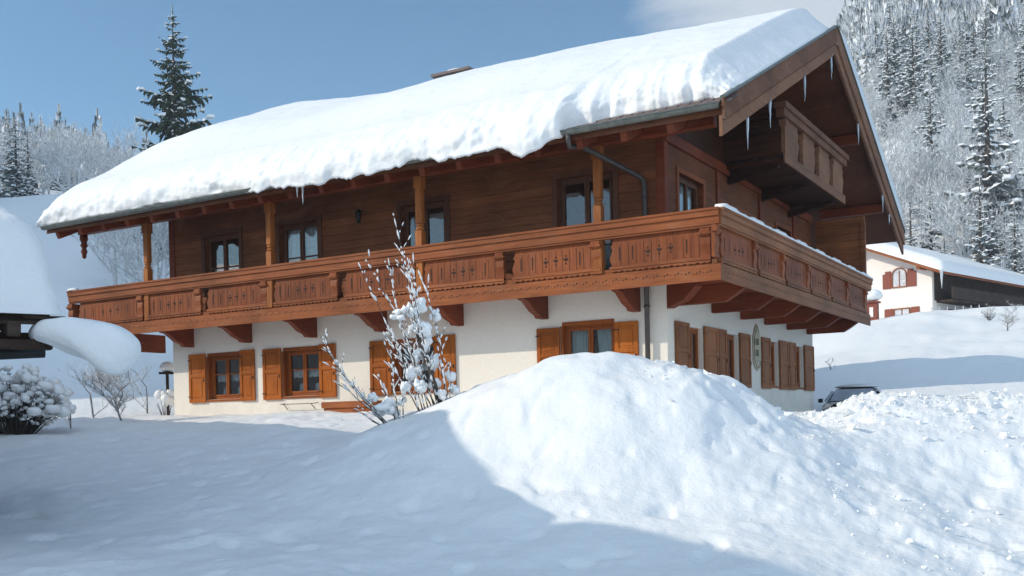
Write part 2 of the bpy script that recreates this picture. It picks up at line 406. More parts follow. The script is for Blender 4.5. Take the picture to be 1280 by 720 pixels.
def height(x, y, detail=True):
    x = np.asarray(x, float); y = np.asarray(y, float)
    d, l = DL(x, y)
    q = l/np.maximum(d, 2.0)
    rad = np.sqrt(d*d+l*l)
    dd = np.maximum(np.where(d > 0, d, 0), 0)
    wl = 1-sstep(-.42, -.17, q); wr = sstep(.12, .40, q)
    h = wl*interp(dd, *PL) + wr*interp(dd, *PR) + (1-wl-wr)*interp(dd, *PC)
    an = np.abs(np.degrees(np.arctan2(l, d)))
    side = sstep(34, 50, an)
    h = h*(1-side) + side*(-1.7+.012*rad)
    # unseen ridge added on the left to shade the slope behind the house
    pe = (x-CX)*-.842 + (y-CY)*.539; pn = (x-CX)*-.539 + (y-CY)*-.842
    hr = np.interp(pe, [30, 38, 46, 52, 70, 112, 150, 190, 230], [0, 4, 13, 22, 31, 42, 12, 0, 0])
    h = h + hr*np.exp(-((pn-25)/9.5)**2)
    # mound of cleared snow in front of the house
    gl = l-1.45 + .25*noise2(x*.5+9, y*.5); gd = d-14.2 + .3*noise2(x*.6, y*.6+4)
    sl = np.where(gl < 0, 1.75, 1.7); sdp = np.where(gd < 0, 1.75, 2.2)
    sl = np.where(gl < 0, 1.75, 1.95)
    w1 = np.exp(-(np.abs(gl)/sl)**np.where(gl < 0, 1.9, 3.0)*.6 - (np.abs(gd)/sdp)**2.1*.62)
    h = h + 1.42*w1
    # its long right flank
    gl2 = l-3.3; gd2 = d-15.0
    h = h + .05*np.exp(-(gl2/1.6)**2*.6 - (gd2/1.7)**2*.6)
    # shoulder carrying the bush on the left
    h = h + .54*np.exp(-((l+1.0)/1.5)**2*.6 - ((d-15.0)/1.7)**2*.6)
    h = h - .13*np.clip(l-2.2, 0, 3.2)*(1-sstep(12.5, 15.0, d))*sstep(3, 7, d) + .10*np.exp(-((l-4.3)/1.3)**2-((d-14.2)/1.6)**2)
    # ploughed berm on the right
    c = 16.2 + .03*(l-5)
    h = h + .44*np.exp(-((d-c)/1.15)**2*.7)*sstep(4.2, 5.9, l)*(1-.12*np.sin(l*1.1))
    if detail:
        near = 1-sstep(24, 60, rad)
        h = h + near*(.09*fbm(x*.33, y*.33, 3) + .045*fbm(x*1.1+5, y*1.1, 4, .55) + .12*w1*fbm(x*.8, y*.8+7, 3) - .05*sstep(.22, .5, noise2(x*2.3, y*2.3)) + .03*sstep(.3, .5, noise2(x*1.4+30, y*1.4)))
        rough = sstep(2.2, 4.4, l)*near*sstep(8.5, 12.5, d+.35*l)*(1-sstep(20, 24, d)) 
        rough = rough*.8 + .45*w1*sstep(.2, 1.8, gl) 
        berm = sstep(3.6, 5.6, l)*np.exp(-((d-c)/1.3)**2)
        rr = np.abs(fbm(x*2.4, y*2.4, 4, .55))
        h = h + rough*.10*(fbm(x*1.1, y*1.1, 3, .5)) + rough*.022*fbm(x*4, y*4, 4, .6) + berm*.06*(rr-.2) + .05*berm*fbm(x*6, y*6, 3, .7)
        # slumped ribs down the front of the mound
        h = h - .13*w1*(1-w1)*4*np.abs(noise2(x*1.3+3, y*1.3))*sstep(-.3, 1.2, gl)
        st = fbm(x*.9+2, y*.9, 3, .6) + gl*.55 + d*.25
        fr_s = (st*1.5) % 1.0
        h = h + .065*w1*sstep(.0, 1.2, gl)*(sstep(.0, .75, fr_s)*(1-sstep(.82, 1.0, fr_s))-.5)
        lowr = sstep(3.0, 5.5, l)*(1-sstep(10.2, 12.2, d))*sstep(5, 7.5, d)
        h = h + lowr*.05*fbm(x*3.1, y*3.1, 4, .6)
        h = h + sstep(60, 140, rad)*6*fbm(x*.02, y*.02, 3) + sstep(30, 70, rad)*.8*fbm(x*.06, y*.06, 3)
        # dip where the garden of the far house ends
        h = h + .35*sstep(40, 50, d)*(1-sstep(66, 74, d))*fbm(x*.25, y*.25, 3)*sstep(.2, .4, q)
    return h

def polar_ground():
    ang = np.concatenate([np.linspace(-34, 34, 760), np.linspace(34, 326, 150)[1:-1]])
    rr = np.concatenate([[0.02], np.geomspace(1.2, 7, 24), np.geomspace(7, 30, 260)[1:], np.geomspace(30, 900, 190)[1:]])
    A, D = np.meshgrid(np.radians(ang), rr)
    d = np.cos(A)*D; l = np.sin(A)*D
    X = CX + d*fx + l*rx_; Y = CY + d*fy + l*ry_
    Z = height(X, Y)
    nr, na = X.shape
    v = np.stack([X, Y, Z], -1).reshape(-1, 3)
    i = np.arange(nr-1)[:, None]; j = np.arange(na)[None, :]; j2 = (j+1) % na
    f = np.stack([i*na+j, i*na+j2, (i+1)*na+j2, (i+1)*na+j], -1).reshape(-1, 4)
    me = bpy.data.meshes.new('snow_ground')
    me.vertices.add(len(v)); me.vertices.foreach_set('co', v.ravel())
    me.loops.add(f.size); me.loops.foreach_set('vertex_index', f.ravel())
    me.polygons.add(len(f)); me.polygons.foreach_set('loop_start', np.arange(0, f.size, 4)); me.polygons.foreach_set('loop_total', np.full(len(f), 4))
    me.update(calc_edges=True)
    me.polygons.foreach_set('use_smooth', [True]*len(f))
    me.materials.append(M['ground'])
    # make sure normals point up
    if me.polygons[len(f)//2].normal.z < 0: me.flip_normals()
    o = bpy.data.objects.new('snow_ground', me); link(o)
    return tag(o, kind='structure')
M['ground'] = snow_mat('ground_snow', 1.0, .06)
polar_ground()
def gz(x, y): return float(height(np.array([x]), np.array([y]))[0])

# ------------------------------------------------------------------ the chalet
L_, W_ = 14.34, 11.01
chalet = empty('chalet', (0, 0, 0), 'large chalet with white plaster ground floor, brown timber upper floor and carved balcony', 'house')
SL = .461
EY, EZ, EX0, EX1, RY, BY = -1.9, 5.45, -16.96, 1.93, 6.32, 14.5
def rz_(y): return EZ + SL*(y-EY) if y <= RY else EZ + SL*(RY-EY) - SL*(y-RY)

def wall_grid(a0, a1, z0, z1, holes, depth, P, mb, mi=0):
    """wall face with rectangular holes and reveals.  P(a, z, off) maps to a point, off = depth behind the face"""
    As = sorted(set([a0, a1] + [h[0] for h in holes] + [h[1] for h in holes]))
    Zs = sorted(set([z0, z1] + [h[2] for h in holes] + [h[3] for h in holes]))
    for i in range(len(As)-1):
        for j in range(len(Zs)-1):
            ca, cz = (As[i]+As[i+1])/2, (Zs[j]+Zs[j+1])/2
            if any(h[0] < ca < h[1] and h[2] < cz < h[3] for h in holes): continue
            mb.add([P(As[i],Zs[j],0), P(As[i+1],Zs[j],0), P(As[i+1],Zs[j+1],0), P(As[i],Zs[j+1],0)], [(0,1,2,3)], mi)
    for h in holes:
        q = [(h[0],h[2]),(h[1],h[2]),(h[1],h[3]),(h[0],h[3])]
        for k in range(4):
            p, r = q[k], q[(k+1) % 4]
            mb.add([P(p[0],p[1],0), P(r[0],r[1],0), P(r[0],r[1],depth), P(p[0],p[1],depth)], [(0,1,2,3)], mi)
PX = lambda a, z, off: (a, off, z)            # long wall (y = 0)
PY = lambda a, z, off: (-off, a, z)           # gable wall (x = 0)

lw = [(-13.02,-11.83,.70,1.86), (-10.33,-9.14,.70,1.86), (-6.87,-5.68,.70,1.86), (-2.38,-1.16,.70,1.96)]
lfull = [(-13.69,-11.29), (-11.0,-8.60), (-7.54,-5.1), (-2.98,-.616)]
gw = [(1.10,1.98,.72,1.86), (3.42,4.34,.72,1.86), (6.75,7.55,.72,1.86), (9.08,9.95,.72,1.86)]
gfull = [(.36,2.84), (2.89,5.12), (6.04,8.36), (8.44,10.93)]
mb = MB()
wall_grid(-L_, 0, -1, 2.75, lw, .32, PX, mb)
wall_grid(0, W_, -1, 2.75, gw, .32, PY, mb)
mb.add([(-L_,0,-1),(-L_,W_,-1),(-L_,W_,2.75),(-L_,0,2.75)], [(0,1,2,3)])
mb.add([(0,W_,-1),(-L_,W_,-1),(-L_,W_,2.75),(0,W_,2.75)], [(0,1,2,3)])
mb.build('wall', M['plaster'], chalet)

uw = [(-13.02,-11.76,3.55,5.0), (-10.36,-9.08,3.55,5.0), (-6.55,-5.30,2.9,5.0), (-2.43,-1.12,2.9,5.06)]
ug = [(.75,2.17,3.6,5.02), (7.6,8.9,3.6,4.95)]
mb = MB()
wall_grid(-L_, 0, 2.75, 6.2, uw, .22, PX, mb)
mb.add([(-L_,0,2.75),(-L_,W_,2.75),(-L_,W_,rz_(W_)-.22),(-L_,RY,rz_(RY)-.22),(-L_,0,rz_(0)-.22)], [(0,1,2,3,4)])
mb.add([(0,W_,2.75),(-L_,W_,2.75),(-L_,W_,rz_(W_)-.2),(0,W_,rz_(W_)-.2)], [(0,1,2,3)])
mb.build('timber_wall', M['wall_x'], chalet)
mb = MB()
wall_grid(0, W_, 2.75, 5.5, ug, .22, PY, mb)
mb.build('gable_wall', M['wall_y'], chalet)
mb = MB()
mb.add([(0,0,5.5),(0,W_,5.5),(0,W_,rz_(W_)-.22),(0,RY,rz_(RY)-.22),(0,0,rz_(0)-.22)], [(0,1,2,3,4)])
mb.build('gable_top_wall', M['gable_shaded'], chalet)
# floors / ceilings keep the rooms dark
MB().box(-L_+.01, -.01, .33, W_-.01, 2.6, 2.8).build('ceiling', M['dark_wood'], chalet)

def sash(a0, a1, z0, z1, P, off, fm, parent, curtain=None, muntin=True, horiz=None, label=None):
    """window: frame, two casements, glass, curtain"""
    def bx(mb, x0, x1, q0, q1, o0, o1, mi=0):
        pts = [P(x,q,o) for x in (x0,x1) for q in (q0,q1) for o in (o0,o1)]
        xs = [p[0] for p in pts]; ys = [p[1] for p in pts]; zs = [p[2] for p in pts]
        mb.box(min(xs), max(xs), min(ys), max(ys), min(zs), max(zs), mi)
    mb = MB(); t = .075; c = (a0+a1)/2
    bx(mb, a0, a0+t, z0, z1, off, off+.07); bx(mb, a1-t, a1, z0, z1, off, off+.07)
    bx(mb, a0+t, a1-t, z1-t, z1, off, off+.07); bx(mb, a0+t, a1-t, z0, z0+t, off, off+.07)
    win = mb.build('window', fm, parent, bevel=.006)
    if label: win['label'] = label
    mb = MB()
    for s0, s1 in ((a0+t+.003, c-.004), (c+.004, a1-t-.003)):
        k = .05
        bx(mb, s0, s0+k, z0+t+.003, z1-t-.003, off-.012, off+.05); bx(mb, s1-k, s1, z0+t+.003, z1-t-.003, off-.012, off+.05)
        bx(mb, s0+k, s1-k, z1-t-.003-k, z1-t-.003, off-.012, off+.05); bx(mb, s0+k, s1-k, z0+t+.003, z0+t+k, off-.012, off+.05)
        if horiz: bx(mb, s0+k, s1-k, horiz-.014, horiz+.014, off-.008, off+.045)
    mb.build('sash', fm, win, bevel=.004)
    mb = MB()
    for s0, s1 in ((a0+t, c), (c, a1-t)):
        mb.add([P(s0+.04,z0+t,off+.03), P(s1-.04,z0+t,off+.03), P(s1-.04,z1-t,off+.03), P(s0+.04,z1-t,off+.03)], [(0,1,2,3)])
    mb.build('pane', M['glass'], win)
    if curtain:
        mb = MB()
        if curtain == 'lace':      # short cafe curtain with scalloped hem
            n = 48; top = z0 + (z1-z0)*.56
            for i in range(n):
                x0, x1 = a0+.06+(a1-a0-.12)*i/n, a0+.06+(a1-a0-.12)*(i+1)/n
                o0, o1 = off+.12+.012*math.sin(i*1.1), off+.12+.012*math.sin((i+1)*1.1)
                b0 = top-.16-.03*abs(math.sin(i*.42)); b1 = top-.16-.03*abs(math.sin((i+1)*.42))
                mb.add([P(x0,b0,o0), P(x1,b1,o1), P(x1,top,o1), P(x0,top,o0)], [(0,1,2,3)])
            mb.build('curtain', M['curtain'], win, smooth=True)
            for s in (-1, 1):      # folded lace on the sill
                cx = c + s*(a1-a0)*.22
                if s == 1: mb.build('sill_lace', M['curtain'], win)
                mb = MB(); mb.add([P(cx-.09,z0+t,off+.16), P(cx+.09,z0+t,off+.16), P(cx+.05,z0+.33,off+.16), P(cx-.06,z0+.30,off+.16)], [(0,1,2,3)])
        elif curtain == 'drape':
            for s0, s1, lean in ((a0+.06, a0+(a1-a0)*.40, -1), (a1-.06, a0+(a1-a0)*.56, 1)):
                n = 24
                for i in range(n):
                    f0, f1 = i/n, (i+1)/n
                    x0, x1 = s0+(s1-s0)*f0, s0+(s1-s0)*f1
                    xb0, xb1 = s0+(s1-s0)*.8*f0, s0+(s1-s0)*.8*f1
                    o0, o1 = off+.14+.02*math.sin(f0*34), off+.14+.02*math.sin(f1*34)
                    mb.add([P(xb0,z0+t,o0), P(xb1,z0+t,o1), P(x1,z1-t,o1), P(x0,z1-t,o0)], [(0,1,2,3)])
                if lean == -1: mb.build('curtain', M['drape'], win, smooth=True); mb = MB()
        else:                      # half curtain
            n = 40; top = z0+(z1-z0)*curtain
            for i in range(n):
                x0, x1 = a0+.06+(a1-a0-.12)*i/n, a0+.06+(a1-a0-.12)*(i+1)/n
                o0, o1 = off+.14+.015*math.sin(i*.9), off+.14+.015*math.sin((i+1)*.9)
                mb.add([P(x0,z0+t,o0), P(x1,z0+t,o1), P(x1,top,o1), P(x0,top,o0)], [(0,1,2,3)])
        mb.build('sill_lace' if curtain == 'lace' else 'curtain', M['drape'] if curtain == 'drape' else M['curtain'], win, smooth=True)
    return win

def shutter(a0, a1, z0, z1, P, mat, parent):
    def bx(mb, x0, x1, q0, q1, o0, o1):
        pts = [P(x,q,o) for x in (x0,x1) for q in (q0,q1) for o in (o0,o1)]
        xs = [p[0] for p in pts]; ys = [p[1] for p in pts]; zs = [p[2] for p in pts]
        mb.box(min(xs), max(xs), min(ys), max(ys), min(zs), max(zs))
    mb = MB(); k = .09; zc = z0+(z1-z0)*.55
    bx(mb, a0, a0+k, z0, z1, -.065, -.02); bx(mb, a1-k, a1, z0, z1, -.065, -.02)
    for q0, q1 in ((z0, z0+k), (zc-k/2, zc+k/2), (z1-k, z1)): bx(mb, a0+k, a1-k, q0, q1, -.063, -.022)
    bx(mb, a0+k, a1-k, z0+k, zc-k/2, -.045, -.028); bx(mb, a0+k, a1-k, zc+k/2, z1-k, -.045, -.028)
    for q0, q1 in ((z0+k+.05, zc-k/2-.05), (zc+k/2+.05, z1-k-.05)): bx(mb, a0+k+.04, a1-k-.04, q0, q1, -.056, -.040)
    o = mb.build('shutter', mat, parent, bevel=.008)
    for q in (z0+.16, z1-.16):
        mb = MB(); bx(mb, a0-.02, a0+.10, q-.012, q+.012, -.072, -.066); mb.build('hinge', M['iron'], o)
    mb = MB(); bx(mb, a1-.06, a1-.035, z0+.55, z0+.63, -.08, -.066); mb.build('catch', M['iron'], o)
    return o

for (h, f, c) in zip(lw, lfull, ('lace', 'lace', 'lace', 'drape')):
    sash(h[0], h[1], h[2], h[3], PX, .12, M['frame'], chalet, c, horiz=None if c == 'drape' else h[2]+.66)
    shutter(f[0], h[0]-.05, .63, 1.92, PX, M['shutter'], chalet)
    shutter(h[1]+.02, f[1], .63, 1.94, PX, M['shutter'], chalet)
    MB().box(h[0]-.03, h[1]+.03, -.035, .12, h[2]-.06, h[2]-.005).build('sill', M['frame'], chalet, bevel=.008)
    t = MB(); t.box(h[0]+.003, h[1]-.003, -.02, .115, h[3]-.02, h[3]+.06); t.box(h[0]-.045, h[0]+.02, -.018, .118, h[2]-.0, h[3]-.022); t.box(h[1]-.02, h[1]+.012, -.012, .118, h[2]+.0, h[3]-.022)
    t.build('window_surround', M['frame'], chalet, bevel=.005)
for (h, f) in zip(gw, gfull):
    sash(h[0], h[1], h[2], h[3], PY, .10, M['frame'], chalet, 'drape')
    shutter(f[0], h[0]-.02, .63, 1.92, PY, M['shutter_old'], chalet)
    shutter(h[1]+.02, f[1], .63, 1.92, PY, M['shutter_old'], chalet)
    MB().box(-.1, .035, h[0]-.03, h[1]+.03, h[2]-.06, h[2]-.005).build('sill', M['frame'], chalet, bevel=.008)
for (h, c) in zip(uw, (.45, .95, .4, .32)):
    sash(h[0], h[1], h[2], h[3], PX, .10, M['frame_dark'], chalet, c, horiz=h[2]+(h[3]-h[2])*.42)
    t = MB(); t.box(h[0]-.11, h[0]-.002, -.03, .05, h[2]-.1, h[3]+.1); t.box(h[1]+.002, h[1]+.11, -.03, .05, h[2]-.1, h[3]+.1); t.box(h[0]-.002, h[1]+.002, -.03, .05, h[3]+.002, h[3]+.1)
    t.build('window_surround', M['frame_dark'], chalet)
for h in ug:
    sash(h[0], h[1], h[2], h[3], PY, .10, M['frame_dark'], chalet, .95)
    t = MB(); t.box(-.05, .03, h[0]-.11, h[0]-.002, h[2]-.1, h[3]+.1); t.box(-.05, .03, h[1]+.002, h[1]+.11, h[2]-.1, h[3]+.1); t.box(-.05, .03, h[0]-.002, h[1]+.002, h[3]+.002, h[3]+.1)
    t.build('window_surround', M['balc_z'], chalet)

# corner post and braces of the timber storey
MB().box(-.16, .035, -.035, .16, 2.78, 6.05).build('corner_post', M['beam_x'], chalet, bevel=.015)
MB().box(-L_-.03, -L_+.18, -.035, .16, 2.78, 6.05).build('corner_post', M['beam_x'], chalet, bevel=.015)
t = MB()
for y in (3.1, 6.2, 9.2): t.box(-.02, .05, y-.09, y+.09, 2.9, 5.5)
t.box(-.02, .07, 0, W_, 5.5, 5.72)
t.build('gable_framing', M['beam_y'], chalet, bevel=.01)

# ---- roof
roof = MB()
th = .2
for y0, y1 in ((EY, RY), (BY, RY)):
    a = [(EX0, y0, rz_(y0)), (EX1, y0, rz_(y0)), (EX1, y1, rz_(y1)), (EX0, y1, rz_(y1))]
    lo = [(p[0], p[1], p[2]-th) for p in a]
    roof.add(a+lo, [(0,1,2,3),(7,6,5,4),(0,4,5,1),(1,5,6,2),(3,7,4,0),(2,6,7,3)])
ro = roof.build('roof', M['soffit'], chalet)
# tile strip left bare above the gutter near the gable
t = MB(); k = 0
x = -1.3
while x < EX1-.05:
    for r in range(2):
        y0 = EY-.03+r*.3
        t.add([(x+.012, y0, rz_(y0)+.055), (x+.215, y0, rz_(y0)+.055), (x+.215, y0+.34, rz_(y0+.34)+.03), (x+.012, y0+.34, rz_(y0+.34)+.03),
               (x+.012, y0, rz_(y0)+.02), (x+.215, y0, rz_(y0)+.02)], [(0,1,2,3),(0,4,5,1)])
    x += .227
t.build('roof_tiles', M['tile'], ro)
for x in np.arange(-16.6, 1.8, .92):
    t = MB()
    a = Vector((x, EY+.08, rz_(EY+.08)-.3)); bq = Vector((x, 3.2, rz_(3.2)-.3))
    if x < 1.2 and not (x > EX1): t.bar(a, bq, .13, .19)
    t.build('rafter', M['beam_y'], chalet, bevel=.01)
# plate beam on the posts + purlins that stick out under the gable
t = MB(); t.box(-16.75, 1.45, -1.10, -.90, 5.32, 5.56)
t.build('eave_beam', M['beam_x'], chalet, bevel=.015)
for y, zz in ((0.1, .42), (3.1, .42), (6.32, .50), (9.6, .42), (12.6, .42)):
    t = MB(); t.box(-L_-1.9 if y < 1 else -.1, 1.72, y-.11, y+.11, rz_(y)-zz-.05, rz_(y)-.215)
    t.build('purlin', M['beam_x'], chalet, bevel=.015)
# bargeboards, double, with toothed lower edge
for y0, y1, nm in ((EY-.1, RY, 1), (BY+.1, RY, -1)):
    a = Vector((0, y0, rz_(y0))); b_ = Vector((0, RY, rz_(RY)))
    if y0 < 0: a.z = EZ + SL*(y0-EY)
    else: a.z = EZ + SL*(RY-EY) - SL*(y0-RY)
    n_ = 110
    outer = [(0, .13), (1, .13)]
    d = b_-a
    for (x0, x1, top, bot, tooth) in ((EX1+.003, EX1+.043, .10, -.26, .05), (EX1-.06, EX1-.001, -.20, -.56, 0)):
        t = MB()
        lowpts = []
        for i in range(n_+1):
            f = i/n_
            lowpts.append(a + d*f + Vector((0,0,bot - (tooth if (i % 2 and tooth) else 0))))
        for i in range(n_):
            f0, f1 = i/n_, (i+1)/n_
            p = [a+d*f0+Vector((0,0,top)), a+d*f1+Vector((0,0,top)), lowpts[i+1], lowpts[i]]
            vs = [(x0, q.y, q.z) for q in p] + [(x1, q.y, q.z) for q in p]
            t.add(vs, [(0,1,2,3),(7,6,5,4),(3,2,6,7),(1,0,4,5)])
        t.add([(x0,a.y,a.z+top),(x1,a.y,a.z+top),(x1,a.y,lowpts[0].z),(x0,a.y,lowpts[0].z)], [(0,1,2,3)])
        t.build('bargeboard', M['verge'], chalet)
    # thin cover strip and roof edge in section
    t = MB(); t.bar(Vector((EX1+.02, a.y, a.z+.125)), Vector((EX1+.02, RY, b_.z+.125)), .11, .035)
    t.build('verge_trim', M['gutter'], chalet)
# gutter (half round) + snow guard hooks
t = MB(); n = 8
GY, GZ, GR = EY-.10, EZ-.03, .085
xs = np.linspace(EX0, EX1-.06, 60)
for i in range(len(xs)-1):
    for k in range(n):
        a0, a1 = math.pi+math.pi*k/n, math.pi+math.pi*(k+1)/n
        q = lambda a, r: (GY+r*math.cos(a), GZ+r*math.sin(a))
        p0, p1 = q(a0, GR), q(a1, GR)
        t.add([(xs[i],*p0),(xs[i+1],*p0),(xs[i+1],*p1),(xs[i],*p1)], [(0,1,2,3)])
t.tube([(EX0, GY-GR, GZ), (EX1-.06, GY-GR, GZ)], .014, 6)
for x in np.arange(EX0+.4, EX1-.2, .9): t.bar((x, GY-GR-.004, GZ+.01), (x, GY+GR, GZ+.06), .03, .008)
for x in (EX0, EX1-.06): t.prism([(GR*math.cos(math.pi+math.pi*k/8), GR*math.sin(math.pi+math.pi*k/8)) for k in range(9)], (x, GY, GZ), (0,1,0), (0,0,1), (.006,0,0))
gut = t.build('gutter', M['gutter'], chalet, smooth=True)
t = MB(); t.tube([(-1.10,GY,GZ-.05),(-1.10,GY,GZ-.16),(-1.13,GY+.10,GZ-.28),(-1.05,-1.55,5.22),(-.46,-.16,4.82),(-.38,-.12,4.70),(-.38,-.12,.2)], .052, 10)
for z in (4.4, 3.0, 2.2, .9): t.tube([(-.38,-.12,z-.03),(-.38,-.12,z+.03)], .064, 10)
t.build('downpipe', M['pipe'], chalet, smooth=True)

# posts of the loggia with turned necks
def post(x, y, z0, z1):
    t = MB(); w = .085
    t.box(x-w, x+w, y-w, y+w, z0, 4.15)
    t.tube([(x,y,4.15),(x,y,4.17),(x,y,4.20),(x,y,4.23),(x,y,4.26),(x,y,4.29),(x,y,4.31)], [.07,.088,.095,.062,.092,.085,.07], 14)
    prof = [(w*.8,4.31),(w,4.36)]
    t.prism([(-w*.7,-w),(w*.7,-w),(w,-w*.7),(w,w*.7),(w*.7,w),(-w*.7,w),(-w,w*.7),(-w,-w*.7)], (x,y,4.31), (1,0,0), (0,1,0), (0,0,z1-.25-4.31))
    t.box(x-w-.015, x+w+.015, y-w-.015, y+w+.015, z1-.25, z1)
    return t.build('post', M['post'], chalet, bevel=.008)
for x in (-14.07, -9.72, -5.30, -.98): post(x, -1.0, 2.8, 5.32)
# carved pendant at the end of the eave beam
t = MB(); t.tube([(-16.62,-1,5.32),(-16.62,-1,5.2),(-16.62,-1,5.1),(-16.62,-1,5.02),(-16.62,-1,4.95),(-16.62,-1,4.86),(-16.62,-1,4.78),(-16.62,-1,4.70),(-16.62,-1,4.66)], [.10,.11,.07,.10,.055,.09,.06,.055,.01], 10)
t.build('pendant', M['beam_x'], chalet, smooth=True)

# ---- main balcony
BX, BYF = 1.53, -1.107
YE = 11.55; XE = -17.1
balc = MB()
balc.box(XE+.05, BX-.05, BYF+.05, -.003, 2.62, 2.74)
balc.box(.003, BX-.05, -.002, YE-.05, 2.62, 2.74)
balcony = balc.build('balcony', M['beam_x'], chalet)
# consoles on the long side
conp = [(0,0), (0,.50), (1.03,.50), (1.03,.34), (.86,.31), (.72,.22), (.58,.13), (.36,.06), (.30,.0)]
for xr in (-15.66, -13.51, -11.38, -9.19, -7.02, -4.87, -2.70, -.563):
    t = MB(); t.prism(conp, (xr-.17, -.002, 2.115), (0,-1,0), (0,0,1), (.17,0,0))
    if xr < -L_: t.box(xr-.17, xr, 0, .9, 2.115, 2.615)
    t.build('console', M['beam_y'], balcony, bevel=.012)
# cantilever beams on the gable side
for y in (.54, 2.565, 4.525, 6.395, 8.373, 10.37):
    t = MB(); t.prism([(0,0),(0,.37),(1.44,.37),(1.44,.26),(1.2,.1),(1.02,0)], (.003, y-.0, 2.25), (1,0,0), (0,0,1), (0,.18,0))
    t.build('console', M['beam_x'], balcony, bevel=.012)
t = MB(); t.prism([(0,.02),(0,.50),(1.0,.50),(1.0,.34),(.6,.12)], (.0,-.0,2.12), (.82,-.57,0), (0,0,1), (.1,.14,0)); t.build('console', M['beam_x'], balcony, bevel=.012)

def fascia(P, a0, a1, name_mat):
    """drilled fascia board. P(a, z, off): off>0 outward"""
    def bx(mb, x0, x1, q0, q1, o0, o1, mi=0):
        pts = [P(x,q,o) for x in (x0,x1) for q in (q0,q1) for o in (o0,o1)]
        xs = [p[0] for p in pts]; ys = [p[1] for p in pts]; zs = [p[2] for p in pts]
        mb.box(min(xs), max(xs), min(ys), max(ys), min(zs), max(zs), mi)
    mb = MB()
    bx(mb, a0, a1, 2.47, 2.775, -.045, 0)
    n = int((a1-a0)/.215)
    for i in range(n):      # drilled garland: two leaf-shaped holes and a dot
        c = a0+.1+(a1-a0-.2)*(i+.5)/n
        for (dx, dz, w, h, sk) in ((-.045, -.008, .022, .017, .012), (.02, .016, .024, .019, .014), (.085, -.004, .011, .011, 0)):
            q = [(c+dx-w, 2.635+dz-sk), (c+dx, 2.635+dz-h), (c+dx+w, 2.635+dz+sk), (c+dx, 2.635+dz+h)]
            mb.add([P(x, z, .0025) for x, z in q], [(0,1,2,3)], 1)
    o = mb.build('fascia', [name_mat, M['gap']], balcony)
    return o

